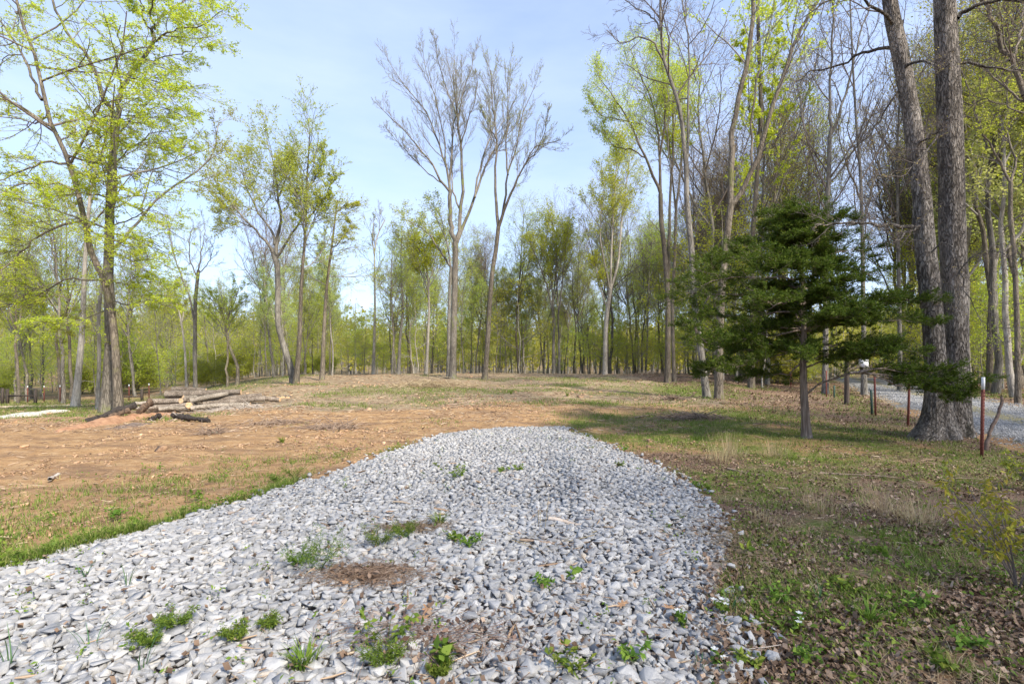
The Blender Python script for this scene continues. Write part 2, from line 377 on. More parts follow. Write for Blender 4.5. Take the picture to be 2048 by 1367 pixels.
# ------------------------------------------------------------------ where things grow
def lane_side(x, y):
    """signed distance (m) from the middle of the lane, positive on its far side; the lane bends away to the right"""
    cxs = np.interp(y, LANE[:, 1], LANE[:, 0]); return (np.asarray(x)-cxs)*0.87
LANE = np.array([(8.0, -6), (9.0, 0), (10.9, 6), (12.8, 10.5), (14.2, 13), (16.6, 17.5), (19.3, 22), (23, 29), (27.5, 37), (33.5, 47), (41, 58), (52, 74)])
def masks(x, y):
    x = np.asarray(x, float); y = np.asarray(y, float)
    gd = gdist(x, y); u = x/np.maximum(y, 1)
    n1 = fbm(x, y, 1.4, 31); n2 = fbm(x, y, 4.5, 41); n3 = fbm(x, y, 0.5, 51, 3)
    left = x < lerp(-3, 0, sm(8, 13, y))
    out = np.clip(-gd, 0, 99)
    # left strip beside the gravel and sparse patches beyond it
    strip = np.where(left, np.exp(-(out/(0.10+0.7*n1))**2)*0.98*(1-sm(9.0, 11.5, y)), 0)
    strip2 = np.where(left, 0.46*(1-sm(1.0, 4.5, out))*(1-sm(7.5, 11.5, y))*(-0.15+1.8*n1), 0)
    g = np.maximum(strip, strip2)
    # right side: mixed grass and leaf litter
    right = sm(-0.12, 0.12, out)*(gd < .12)*np.where(x > 0.8, 1, 0)
    band = sm(9, 11, y)*(1-sm(15.5, 18.5, y-0.25*(x-3)))*sm(0.5, 2.0, x+0.0*y)*(1-sm(8.5, 12, x))
    g = np.maximum(g, right*(0.27+0.08*sm(4, 7, y)+0.75*(n1-0.25))*(1-sm(10.5, 13, y)))
    g = np.maximum(g, band*(0.50+0.75*(n1-0.35)))
    back = np.exp(-(((x-3.5)/4.5)**2+((y-19.5)/1.7)**2)); g = np.maximum(g, back*(0.48+0.9*(n1-0.3)))
    g = np.maximum(g, np.exp(-(((x-3)/5)**2+((y-28)/1.6)**2))*(0.42+0.9*(n1-.3)))
    g = np.maximum(g, sm(11, 16, y)*(1-sm(42, 50, y))*sm(.52, .66, n2)*0.55)
    g = np.maximum(g, np.exp(-(((x-9)/3.0)**2+((y-25)/5)**2))*0.85)
    g = np.maximum(g, 0.55*sm(14.5, 16.5, -x)*sm(14, 16.5, y)*(1-sm(40, 60, y)))
    vg = sm(8, 13, x-lane_side(x, y)*0)*0
    ls = lane_side(x, y)
    g = np.maximum(g, np.exp(-((ls+3.4)/1.2)**2)*0.5*(1-sm(30, 40, y)))
    g = np.maximum(g, sm(48, 70, np.hypot(x, y))*(0.35+0.3*n2))
    # litter
    li = right*(0.62+0.5*(0.5-n1))*(1-sm(8.5, 11, y))
    li = np.maximum(li, sm(6.5, 9.5, x-0.02*y)*(0.66+0.4*(n2-0.5)))
    li = np.maximum(li, sm(46, 60, np.hypot(x, y))*0.52)
    onl = sm(2.6, 2.1, np.abs(ls))*0+(np.abs(ls) < 2.3)*1.0
    g = g*(1-onl); li = li*(1-onl)
    # pale, straw-coloured
    pa = sm(13, 20, y+2.0*(n2-0.5)*3)*0.75+0.5*(n2-0.5)
    pa = np.where(u < -0.75, pa-0.2, pa)
    return np.clip(g, 0, 1), np.clip(li, 0, 1), np.clip(pa, 0, 1)

# ------------------------------------------------------------------ ground
def make_ground():
    rr = np.concatenate([[0.0], np.geomspace(0.6, 430, 620)])
    th = np.concatenate([np.linspace(R(-62), R(62), 620), np.linspace(R(62), R(298), 90)[1:-1]])
    X = rr[:, None]*np.sin(th)[None, :]; Y = rr[:, None]*np.cos(th)[None, :]
    g, l, p = masks(X, Y)
    Z = gz(X, Y)+(fbm(X, Y, 0.35, 61, 3)-0.5)*0.07*(1-sm(25, 60, rr))[:, None]
    gd = gdist(X, Y); Z = Z-0.06*sm(0.05, 0.4, gd)
    nr, na = X.shape
    i = np.arange(nr*na).reshape(nr, na); j = np.roll(i, -1, axis=1)
    Q = np.stack([i[:-1], i[1:], j[1:], j[:-1]], -1).reshape(-1, 4)
    o = build('ground', np.stack([X, Y, Z], -1), Q, ground_mat(), attrs={'grass': g.ravel(), 'litter': l.ravel(), 'pale': p.ravel()}, smooth=True)
    tag(o, kind='structure')
make_ground()

def strip(name, pts, hw, mat, lift, n=260, m=24, ragged=0.25):
    pts = resample([(a, b, 0) for a, b in pts], n)[:, :2]
    tan = norm(np.gradient(pts, axis=0)); nrm = np.stack([tan[:, 1], -tan[:, 0]], 1)
    s = np.linspace(-1, 1, m); s2 = np.sign(s)*np.abs(s)
    wid = hw+ragged*(fbm(pts[:, 0], pts[:, 1], 1.1, 71)-0.5)*2
    XY = pts[:, None, :]+nrm[:, None, :]*(s2[None, :, None]*wid[:, None, None])
    Z = gz(XY[..., 0], XY[..., 1])+lift-0.09*np.abs(s2)[None, :]**6+(fbm(XY[..., 0], XY[..., 1], 0.3, 61, 3)-0.5)*0.05
    V = np.concatenate([XY, Z[..., None]], -1)
    i = np.arange(n*m).reshape(n, m)
    Q = np.stack([i[:-1, :-1], i[:-1, 1:], i[1:, 1:], i[1:, :-1]], -1).reshape(-1, 4)
    o = build(name, V, Q, mat, attrs={'side': np.tile(np.abs(s2), n)}, smooth=True); tag(o, kind='structure'); return o
def lane_mat():
    m, t, b, o = M('lane')
    P = coord(t, (1, 1, 1)); n1 = noise_(t, P, 18, 8, 0.85); n2 = noise_(t, P, 2.2, 5)
    gv = ramp(t, n1, [(0.3, (0.085, 0.082, 0.08)), (0.5, (0.20, 0.195, 0.188)), (0.7, (0.34, 0.33, 0.315))])
    md = ramp(t, n1, [(0.3, (0.13, 0.10, 0.05)), (0.5, (0.22, 0.19, 0.09)), (0.7, (0.34, 0.30, 0.16))])
    s = math_(t, 'ADD', attr(t, 'side'), math_(t, 'MULTIPLY', math_(t, 'SUBTRACT', n2, 0.5), 0.5))
    f = ramp(t, s, [(0.10, (0.9, 0.9, 0.9)), (0.26, (0, 0, 0)), (0.78, (0, 0, 0)), (0.98, (0.9, 0.9, 0.9))])
    t.links.new(mixc(t, f, gv, md), b.inputs['Base Color']); b.inputs['Roughness'].default_value = 0.95
    bump(t, b, n1, 0.8, 0.03); return m
strip('gravel_lane', LANE, 2.0, lane_mat(), 0.05, 420, 40, 0.5)
path_mat = simple('pale_path', (0.42, 0.38, 0.33), (0.70, 0.66, 0.60), 14, 0.95, 0.5)
sand_mat = simple('sandy_track', (0.40, 0.30, 0.19), (0.62, 0.50, 0.36), 6, 0.95, 0.5)
strip('path', [onground(118, 822)[:2], onground(60, 828)[:2], onground(0, 835)[:2], onground(-120, 846)[:2]], 0.42, path_mat, 0.06, 80, 12, 0.12)
strip('dirt_track', [onground(150, 811)[:2], onground(60, 813)[:2], onground(-60, 816)[:2], onground(-200, 818)[:2]], 0.75, sand_mat, 0.06, 80, 12, 0.3)

# ------------------------------------------------------------------ crushed limestone
def stone_protos(k, npts, bev, rs):
    out = []
    for q in range(k):
        bm = bmesh.new()
        ax = (1.0, rs.uniform(0.6, 0.85), rs.uniform(0.38, 0.62))
        for _ in range(npts):
            v = rs.normal(0, 1, 3); v /= np.linalg.norm(v)
            v = np.sign(v)*np.abs(v)**0.5*rs.uniform(0.8, 1.15)
            bm.verts.new((v[0]*ax[0]*0.5, v[1]*ax[1]*0.5, v[2]*ax[2]*0.5))
        r = bmesh.ops.convex_hull(bm, input=bm.verts)
        for v in [v for v in bm.verts if not v.link_faces]: bm.verts.remove(v)
        bmesh.ops.dissolve_limit(bm, angle_limit=R(14), verts=bm.verts, edges=bm.edges)
        if bev: bmesh.ops.bevel(bm, geom=list(bm.edges), offset=0.02, segments=1, affect='EDGES', clamp_overlap=True)
        bmesh.ops.triangulate(bm, faces=bm.faces)
        bm.verts.index_update()
        out.append((np.array([v.co[:] for v in bm.verts]), np.array([[v.index for v in f.verts] for f in bm.faces])))
        bm.free()
    return out
def scatter_protos(protos, pos, rz, tilt, size, rg, az=None):
    """arrays of copies of small prototypes as one vertex/face array"""
    n = len(pos); k = rg.integers(0, len(protos), n); Vs = []; Fs = []; As = []; base = 0
    ax = rg.normal(0, 1, (n, 2)); ax /= np.linalg.norm(ax, axis=1, keepdims=True)
    c, s = np.cos(rz), np.sin(rz); ct, st = np.cos(tilt), np.sin(tilt)
    Rm = np.zeros((n, 3, 3))
    kx, ky = ax[:, 0], ax[:, 1]                 # tilt about a horizontal axis
    T = np.zeros((n, 3, 3))
    T[:, 0, 0] = ct+kx*kx*(1-ct); T[:, 0, 1] = kx*ky*(1-ct); T[:, 0, 2] = ky*st
    T[:, 1, 0] = kx*ky*(1-ct); T[:, 1, 1] = ct+ky*ky*(1-ct); T[:, 1, 2] = -kx*st
    T[:, 2, 0] = -ky*st; T[:, 2, 1] = kx*st; T[:, 2, 2] = ct
    Z = np.zeros((n, 3, 3)); Z[:, 0, 0] = c; Z[:, 0, 1] = -s; Z[:, 1, 0] = s; Z[:, 1, 1] = c; Z[:, 2, 2] = 1
    Rm = T@Z
    rnd = rg.random(n) if az is None else az
    for q, (V, Fc) in enumerate(protos):
        m = np.where(k == q)[0]
        if not len(m): continue
        W = np.einsum('nij,vj->nvi', Rm[m], V)*size[m][:, None, None]+pos[m][:, None, :]
        Vs.append(W.reshape(-1, 3)); Fs.append((Fc[None]+(np.arange(len(m))*len(V))[:, None, None]+base).reshape(-1, 3)); base += len(m)*len(V)
        As.append(np.repeat(rnd[m], len(V)))
    return np.concatenate(Vs), np.concatenate(Fs), np.concatenate(As)
def make_gravel():
    # the bed under the stones
    xs = np.arange(-5.7, 2.8, 0.09); ys = np.arange(-3.9, 13.1, 0.09)
    X, Y = np.meshgrid(xs, ys, indexing='ij'); d = gdist(X, Y); Z = np.where(d > -0.02, gravz(X, Y)-0.022, gz(X, Y)-0.15)
    i = np.arange(X.size).reshape(X.shape)
    Q = np.stack([i[:-1, :-1], i[1:, :-1], i[1:, 1:], i[:-1, 1:]], -1).reshape(-1, 4)
    keep = (d.ravel()[Q] > -0.1).any(1)
    bed = build('gravel_bed', np.stack([X, Y, Z], -1), Q[keep], simple('stone_dust', (0.12, 0.10, 0.09), (0.30, 0.27, 0.25), 30, 0.95), smooth=True)
    tag(bed, kind='structure')
    rg = np.random.default_rng(11)
    def pts(y0, y1, step, lift):
        xs = np.arange(-5.5, 2.7, step); ys = np.arange(y0, y1, step*0.9)
        X, Y = np.meshgrid(xs, ys); X = X.ravel()+rg.uniform(-.5, .5, X.size)*step*1.1; Y = Y.ravel()+rg.uniform(-.5, .5, Y.size)*step*1.1
        d = gdist(X, Y)+(fbm(X, Y, 0.5, 81, 3)-0.5)*0.45
        k = (d > 0.0)|((d > -0.2) & (rg.random(len(d)) < 0.06)); k &= np.abs(X) < Y*1.12+0.5
        X, Y = X[k], Y[k]
        return np.stack([X, Y, gravz(X, Y)+lift+rg.uniform(-0.006, 0.008, len(X))], 1)
    near = stone_protos(40, 10, True, rg); far = stone_protos(14, 10, False, rg)
    Vs, Fs, As, b = [], [], [], 0
    for (y0, y1, step, lift, pr, smin, smax) in ((1.2, 5.2, 0.052, 0.0, near, .056, .092), (1.2, 5.2, 0.072, 0.014, near, .045, .105), (1.2, 5.2, 0.045, 0.002, near, .022, .045),
                                     (5.2, 13.2, 0.053, 0.0, far, .056, .092), (5.2, 13.2, 0.068, 0.016, far, .045, .10)):
        P = pts(y0, y1, step, lift)
        n = len(P)
        sz = rg.uniform(smin, smax, n)*np.exp(rg.normal(0, 0.12, n))
        tl = np.abs(rg.normal(0, 0.33, n))
        az = np.clip(rg.random(n)*0.80+0.24*(fbm(P[:, 0], P[:, 1], 1.2, 91)-0.4)+0.06, 0, 0.96); odd = rg.random(n) < 0.02; az[odd] = rg.uniform(0.955, 1.0, odd.sum())
        V, Fc, A = scatter_protos(pr, P, rg.uniform(0, 6.28, n), tl, sz, rg, az)
        Vs.append(V); Fs.append(Fc+b); As.append(A); b += len(V)
    o = build('gravel', np.concatenate(Vs), np.concatenate(Fs), stone, attrs={'rnd': np.concatenate(As)})
    tag(o, 'pale grey crushed limestone spread over the end of the driveway', 'gravel', kind='stuff')
make_gravel()

def lane_stones():
    rg = np.random.default_rng(15); n = 26000
    y = 7*(34/7)**rg.random(n); off = rg.normal(0, 1, n); off = np.where(rg.random(n) < .8, np.sign(off)*rg.normal(1.05, .42, n), rg.uniform(-2.3, 2.3, n))
    x = np.interp(y, LANE[:, 1], LANE[:, 0])+off/0.87; k = np.abs(off) < 2.35; x, y = x[k], y[k]; n = len(x)
    sz = rg.uniform(.02, .055, n)*np.clip(y/14, 1, 2)
    V, Fc, A = scatter_protos(stone_protos(8, 9, False, rg), np.stack([x, y, gz(x, y)+.055], 1), rg.uniform(0, 6.28, n), np.abs(rg.normal(0, .4, n)), sz, rg, rg.random(n)*.7)
    o = build('lane_gravel', V, Fc, stone, attrs={'rnd': A}); tag(o, 'loose grey stones in the two wheel tracks of the lane', 'gravel', kind='stuff')
lane_stones()

# ------------------------------------------------------------------ grass, leaf litter, chips
def blades(X, Y, Z, h, w, rg, bend=0.5):
    n = len(X); a = rg.uniform(0, 6.28, n); d = np.stack([np.cos(a), np.sin(a), 0*a], 1)
    s = np.stack([-np.sin(a), np.cos(a), 0*a], 1); b = (bend*rg.uniform(0.2, 1.4, n)*h)[:, None]
    p = np.stack([X, Y, Z], 1); up = np.array([0, 0, 1.]); h = h[:, None]; w = w[:, None]
    m = p+up*h*0.6+d*b*0.35; t = p+up*h*0.95+d*b
    V = np.stack([p-s*w*.5, p+s*w*.5, m+s*w*.4, m-s*w*.4, t], 1).reshape(-1, 3)
    i = np.arange(n)[:, None]*5
    return V, i+np.array([0, 1, 2, 3]), i+np.array([3, 2, 4]), np.repeat(rg.random(n), 5)
def log_pts(n, y0, y1, rg, a=1.13):
    y = y0*(y1/y0)**rg.random(n); return y*rg.uniform(-a, a, n), y
def make_grass():
    rg = np.random.default_rng(21)
    X, Y = log_pts(1150000, 1.9, 42, rg)
    g, l, p = masks(X, Y)
    cl = fbm(X, Y, 0.22, 101, 2); big = fbm(X, Y, 0.9, 103, 3)
    pr = np.clip(g, 0, 1)**1.2*sm(0.38, 0.62, cl*0.5+big*0.5)*1.0
    pr = np.where((g > 0.62) & (X < 0) & (Y < 11.5), np.maximum(pr, 0.55*sm(.60, .85, g)*sm(.38, .6, cl)), pr)
    k = (rg.random(len(X)) < pr) & (gdist(X, Y) < 0.05)
    X, Y, g = X[k], Y[k], g[k]; sc = np.clip(Y/9, 1, 3.2)
    left = X < 0
    h = rg.uniform(0.025, 0.085, len(X))*(0.7+0.5*g)*np.where(left & (Y < 9), 1.3+0.7*sm(.6, .9, g), 1.0)*np.clip(sc, 1, 1.8); w = rg.uniform(0.004, 0.009, len(X))*sc
    V, Q, T, A = blades(X, Y, gz(X, Y)-0.012, h, w, rg, 0.8)
    o = build('grass', V, [Q, T], gr_mat, attrs={'rnd': A}); tag(o, 'short spring grass growing in patches beside the gravel', 'grass', kind='stuff')
    # broad low weeds mixed into the grass: rosettes of small leaves
    X, Y = log_pts(60000, 1.9, 16, rg); g, l, p = masks(X, Y)
    k = (rg.random(len(X)) < np.clip(g, 0, 1)**1.5*sm(0.42, 0.6, fbm(X, Y, 0.5, 111, 3))*np.where((X < 0) & (Y < 11), 1.0, 0.32)) & (gdist(X, Y) < 0.0)
    X, Y = X[k], Y[k]
    hh = np.where(X < 0, rg.uniform(.7, 2.2, len(X)), 1.0)[:, None, None]
    P = np.stack([X, Y, gz(X, Y)+0.0], 1)[:, None, :]+np.array([[0, 0, 0], [0, 0, 0.03], [0, 0, 0.065]])[None]*hh
    V, Q, A = leaves(P, 6, 0.038, rg, 0, 0.02, 0.4, 0.5)
    o = build('ground_cover', V, Q, weed_mat, attrs={'rnd': A}); tag(o, 'low broad-leaved weeds growing among the grass', 'ground cover', kind='stuff')
    # sprouts pushing up through the stones
    n = 420; X = rg.uniform(-4.6, 2.3, n); Y = 2.0*(12/2.0)**rg.random(n); k = (gdist(X, Y) > .05) & (fbm(X, Y, 1.2, 161, 3) > .47); X, Y = X[k], Y[k]
    P = np.stack([X, Y, gravz(X, Y)+.01], 1)[:, None, :]+np.array([[0, 0, 0], [0, 0, .03], [0, 0, .055]])[None]+rg.normal(0, .006, (len(X), 3, 3))
    V, Q, A = leaves(P, 9, .026, rg, .1, .016, .4, .45)
    o = build('sprouts', V, Q, weed_mat, attrs={'rnd': A}); tag(o, 'tiny green sprouts coming up through the gravel', 'sprouts', kind='stuff')
    # dead leaves
    X, Y = log_pts(520000, 1.7, 34, rg); g, l, p = masks(X, Y); gd = gdist(X, Y)
    pr = np.clip(l, 0, 1)*sm(0.30, 0.62, fbm(X, Y, 0.45, 121, 3))*0.40
    pr = np.where((gd > 0), np.where(X > -.5, 0.007, 0.002)+0.10*np.exp(-(gd/0.16)**2)*(X > 0), pr)
    k = rg.random(len(X)) < pr; X, Y = X[k], Y[k]
    zz = np.where(gdist(X, Y) > 0, gravz(X, Y)+0.035, gz(X, Y)+0.012)
    n = len(X); sz = (rg.uniform(0.022, 0.058, n)*np.clip(Y/9, 1, 2.5)); a = rg.uniform(0, 6.28, n)
    d = np.stack([np.cos(a), np.sin(a), rg.normal(0, 0.35, n)], 1); d = norm(d); s = np.stack([-np.sin(a), np.cos(a), rg.normal(0, 0.35, n)], 1); s = norm(s)
    c = np.stack([X, Y, zz+rg.uniform(0, 0.02, n)], 1); u = np.array([0, 0, 1.]); S = sz[:, None]; cu = rg.uniform(0.0, 0.9, n)[:, None]
    # six-point lobed, curled leaf
    pt = [c-d*S*.5+u*S*cu*.3, c-d*S*.12+s*S*.30+u*S*cu*.5, c+d*S*.12+s*S*.18, c+d*S*.5+u*S*cu*.6, c+d*S*.14-s*S*.30+u*S*cu*.7, c-d*S*.15-s*S*.2]
    V = np.stack(pt, 1).reshape(-1, 3); i = np.arange(n)[:, None]*6
    A = np.repeat(np.clip(rg.random(n)**1.3, 0, 1), 6)
    o = build('leaf_litter', V, [np.concatenate([i+np.array([0, 1, 2, 5]), i+np.array([2, 3, 4, 5])])], litter_mat, attrs={'rnd': A})
    tag(o, 'brown fallen leaves covering the ground along the right of the gravel', 'leaf litter', kind='stuff')
    # matted dry grass
    X, Y = log_pts(260000, 1.8, 22, rg); g, l, p = masks(X, Y)
    pr = np.where(X > 0, (0.35*l+0.25*g), 0.30*g)*sm(.40, .6, fbm(X, Y, .55, 151, 3))*(gdist(X, Y) < .03)
    k = rg.random(len(X)) < pr; X, Y = X[k], Y[k]; n = len(X)
    V, Q, T_, A = blades(X, Y, gz(X, Y)+.004, rg.uniform(.02, .075, n), rg.uniform(.0018, .004, n)*np.clip(Y/7, 1, 2.5), rg, 2.4)
    o = build('dry_grass', V, [Q, T_], dry_mat, attrs={'rnd': A}); tag(o, 'matted straw-coloured dead grass lying among the green grass', 'dry grass', kind='stuff')
    # chips, straw and splinters left by the clearing work
    X, Y = log_pts(330000, 2.0, 48, rg); g, l, p = masks(X, Y); gd = gdist(X, Y)
    pr = (1-0.7*g)*(0.12+0.5*sm(0.42, 0.6, fbm(X, Y, 0.8, 131, 4)))*np.where(Y > 12, 1, 0.35)*np.where((X > 8) & (Y < 30), 0.4, 1)
    pr = np.where(gd > 0, np.where(X > -1.5, 0.014, 0.005), pr)*(np.abs(lane_side(X, Y)) > 2.2)
    k = rg.random(len(X)) < pr; X, Y = X[k], Y[k]; n = len(X)
    zz = np.where(gdist(X, Y) > 0, gravz(X, Y)+0.03, gz(X, Y)+0.015)
    ln = np.exp(rg.normal(-3.6, 0.5, n))*np.clip(Y/9, 1, 2.4); a = rg.uniform(0, 6.28, n)
    d = norm(np.stack([np.cos(a), np.sin(a), rg.normal(0, 0.18, n)], 1)); c = np.stack([X, Y, zz], 1)
    P = np.stack([c-d*ln[:, None], c+rg.normal(0, .05, (n, 3))*ln[:, None], c+d*ln[:, None]], 1)
    rad = np.clip(ln*rg.uniform(0.03, 0.16, n), 0.0015, 0.02)[:, None]*np.array([[0.6, 1, 0.4]])
    V, Q = tubes(P, rad, 3)
    o = build('wood_chips', V, Q, chip_mat, attrs={'rnd': np.repeat(rg.random(n)**1.4, 9)})
    tag(o, 'straw, splinters and wood chips strewn over the cleared dirt', 'debris', kind='stuff')
    # clods and small brush heaps of the dozed ground
    X, Y = log_pts(90000, 4.5, 46, rg); g, l, p = masks(X, Y)
    pr = (1-0.8*g)*sm(0.50, 0.66, fbm(X, Y, 1.3, 141, 4))*0.8*(gdist(X, Y) < -0.1)*(X < 9)
    k = rg.random(len(X)) < pr; X, Y = X[k], Y[k]; n = len(X)
    cp = stone_protos(8, 11, False, rg)
    V, Fc, A = scatter_protos(cp, np.stack([X, Y, gz(X, Y)+0.005], 1), rg.uniform(0, 6.28, n), np.abs(rg.normal(0, .6, n)), np.exp(rg.normal(-3.5, .5, n))*np.clip(Y/9, .8, 2.2), rg)
    o = build('dirt_clods', V, Fc, simple('clod', (0.24, 0.14, 0.08), (0.50, 0.33, 0.20), 12, 0.95, 0.6, rnd=True), attrs={'rnd': A})
    tag(o, 'crumbled clods of orange dirt on the cleared ground', 'dirt', kind='stuff')
make_grass()

# ------------------------------------------------------------------ trees traced limb by limb at their own distance
def limb(s, d, w0, w1, dd=0.0, K=12, base=False, wig=0.0, rg=None):
    """'x,y x,y ...' in photo pixels -> K points in the world; the limb drifts dd metres nearer/farther towards its tip"""
    p = [tuple(float(v) for v in q.split(',')) for q in s.split()]
    L = [0]
    for a, b in zip(p[:-1], p[1:]): L.append(L[-1]+math.hypot(b[0]-a[0], b[1]-a[1]))
    pts = []
    for (x, y), l in zip(p, L):
        f = l/L[-1]; e = d+dd*f
        X, Y, Z = px2(x, y, e); pts.append((X, Y, Z, (w0+(w1-w0)*f**0.8)/F*e/2/math.hypot(1, (x-CX)/F)))   # round stems look wider off-axis
    if base: pts[0] = (pts[0][0], pts[0][1], min(zg(pts[0][0], pts[0][1]), pts[1][2])-0.12, pts[0][3])
    a = resample(pts, K)
    return a[:, :3], np.maximum(a[:, 3], 0.006)
KT = 14
def branch_levels(P, Rr, t0, lv, rg, up=0.12, flat=1.0, wig=0.13, droop=0.0):
    """three generations of branches; returns the list [(P,R)] of generations"""
    out = []; cur = (P, Rr); tt = t0
    for k, (n, ratio, ang) in enumerate(lv):
        c = grow(cur[0], cur[1], n, ratio, ang, tt, 6 if k < 2 else 4, up, wig, rg, rk=0.62 if k == 0 else 0.7, lmin=0.18 if k < 2 else 0.1, flat=flat, droop=droop)
        out.append(c); cur = c; tt = 0.18
    return out
def make_tree(name, label, cat, limbs, bark_m, twig_m, leaf=None, lv=((7, .42, .7), (6, .5, .6), (5, .5, .6)), up=0.12, flat=1.0, wig=0.13,
              flare=1.35, seed=1, rmin=0.006, group=None, sides=12, droop=0.0, frame=None):
    """limbs: list of (P,R,t0) with t0=None for a part without branches. Parts: trunk, branches, foliage"""
    rg = np.random.default_rng(seed)
    base = limbs[0][0][0]
    root = empty(name, Vector((base[0], base[1], max(base[2], -5)+0.1)), label, cat, group)
    off = np.array(root.location)
    P = np.stack([l[0] for l in limbs])-off; Rr = np.stack([l[1] for l in limbs]).copy()
    # root flare of the main stem
    z = P[0, :, 2]; Rr[0] *= 1+(flare-1)*np.exp(-np.maximum(z, 0)/0.45)
    P[1:, 1:-1] += rg.normal(0, 0.03, P[1:, 1:-1].shape)*1.0
    V, Q = tubes(P, Rr, sides, 0.025)
    build('trunk', V, Q, bark_m, root, smooth=True)
    m = [i for i, l in enumerate(limbs) if l[2] is not None]
    PB, RB = P[m], Rr[m]; t0 = np.array([limbs[i][2] for i in m])
    gens = branch_levels(PB, RB, t0, lv, rg, up, flat, wig, droop)
    A = Acc()
    for k, (p, r) in enumerate(gens):
        V, Q = tubes(p, np.maximum(r, rmin*(1.0, .8, .6)[k]), (6, 4, 3)[k]); A.add(V, Q)
    A.obj('branches', twig_m, root, smooth=True)
    if leaf:
        mat, n, size, kw = leaf
        B = Acc()
        p = gens[-1][0]; V, Q, a = leaves(p, n, size, rg, **kw); B.add(V, Q, a)
        p = gens[-2][0]; V, Q, a = leaves(p, max(n, 1), size, rg, 0.5, **{k: v for k, v in kw.items() if k != 't0'}); B.add(V, Q, a)
        B.obj('foliage', mat, root)
    return root
def T(name, label, cat, d, specs, bark_m, twig_m, ws=1.0, **kw):
    """specs: (string, w0, w1, drift, t0) ; the first is the main stem"""
    L = []
    for k, (s, w0, w1, dd, t0) in enumerate(specs):
        w0 *= ws; w1 = max(w1*ws, .9)
        if k == 0:                                # stand the stem on the terrain
            d0 = d; P, Rr = limb(s, d, w0, w1, dd, KT, base=True)
        else: P, Rr = limb(s, d+ (specs[k][5] if len(specs[k]) > 5 else 0), w0, w1, dd, KT)
        L.append((P, Rr, t0))
    return make_tree(name, label, cat, L, bark_m, twig_m, **kw)
# (each spec tuple has five fields)
BARE = ((10, .34, .50), (7, .42, .50), (5, .5, .5))
T('tall_tree', 'tallest bare fan-shaped tree with a thick trunk in the middle of the clearing', 'tree', 35, [
  ('905,757 908,640 910,560 911,500 911,484', 22, 18, 0, None),
  ('911,486 903,460 900,430 900,380', 14, 12, 0, None),
  ('900,382 903,330 906,256 915,219 912,160 908,105', 8, 1.5, 1.5, .15),
  ('900,384 884,366 862,325 833,289 807,260 760,215', 8, 1.5, -2, .25),
  ('900,380 891,329 869,263 847,216 811,175 774,118', 8, 1.5, 2, .2),
  ('891,330 888,270 868,190 850,140 845,100', 5, 1.2, -1.5, .2),
  ('911,486 919,457 921,420 926,373 922,293 915,234 906,150', 13, 4, 0, .5),
  ('915,236 895,180 878,130 869,75', 5, 1.2, -1.5, .1),
  ('915,236 930,170 945,130 950,100', 5, 1.2, 1.5, .1),
  ('921,420 906,385 904,350 905,300', 6, 3, 1, .5),
  ('913,487 919,472 932,439 950,395 972,329 1001,285 1019,250', 12, 3, 1, .5),
  ('950,395 954,358 968,311 986,256 990,205 985,160', 7, 1.5, 2, .35),
  ('922,293 935,240 950,200 955,150', 5, 1.2, -1.5, .15),
  ('884,366 850,340 810,300 775,262', 4, 1, -1, .25)],
  bark_warm, bark_twig, lv=((16, .27, .5), (9, .5, .5), (5, .5, .5)), up=0.10, wig=.15, ws=0.64, seed=3, leaf=(lf_pale, 1, .05, dict(horiz=.4)), rmin=.007)
T('tall_tree', 'tall leaning forked tree just right of the big bare tree in the clearing', 'tree', 34, [
  ('969,764 975,690 980,600 985,540 992,500 997,453', 17, 13, 0, None),
  ('997,455 994,425 992,402 990,329 994,278 986,219 981,140', 11, 2, 1, .4),
  ('997,455 1003,435 1019,395 1030,366 1049,329 1071,293 1122,280', 11, 1.5, -2, .35),
  ('1005,430 1010,402 1016,347 1034,293 1045,227 1071,170', 8, 1.5, 1.5, .3),
  ('1016,350 1012,290 1016,200 1016,130', 6, 1.2, 2.5, .3),
  ('994,280 975,250 962,220', 4, 1, -1, .2),
  ('1049,330 1075,300 1090,260 1095,220', 5, 1, -1.5, .2)],
  bark_brown, bark_twig, lv=((15, .27, .5), (9, .5, .5), (5, .5, .5)), up=0.10, wig=.15, ws=0.62, seed=4, leaf=(lf_pale, 1, .07, dict(horiz=.4)), rmin=.007)
T('broadleaf_tree', 'crooked small leafy tree with a bent limb beside the trunk of the big bare tree', 'tree', 36.5, [
  ('897,752 898,640 900,570 902,534', 10, 7, 0, None),
  ('902,534 884,508 862,472 844,457 815,440', 6, 1.5, -1, .25),
  ('902,534 898,500 890,470 880,430 862,405', 5, 1.5, 1, .2)],
  bark_grey, bark_twig, lv=((7, .45, .7), (5, .5, .6), (4, .5, .6)), ws=0.8, seed=5, leaf=(lf_pale, 8, .12, dict(horiz=.3, spread=.12)), rmin=.008)
T('broadleaf_tree', 'round-crowned fresh green tree standing alone against the sky right of centre', 'tree', 50, [
  ('1107,748 1107,690 1109,640', 8, 7, 0, None),
  ('1109,640 1096,580 1080,530 1062,492', 6, 1.5, -1.5, .3),
  ('1109,640 1102,560 1098,500 1090,470', 5, 1.5, 1, .35),
  ('1119,748 1118,690 1117,640 1113,560 1110,480', 7, 1.5, 1, .5),
  ('1117,640 1125,560 1130,500 1132,470', 5, 1.5, -1, .4)],
  bark_grey, bark_twig, lv=((9, .42, .6), (7, .62, .7), (6, .62, .75)), ws=0.8, seed=6, leaf=(lf_green, 10, .15, dict(horiz=.3, spread=.12)), rmin=.012)
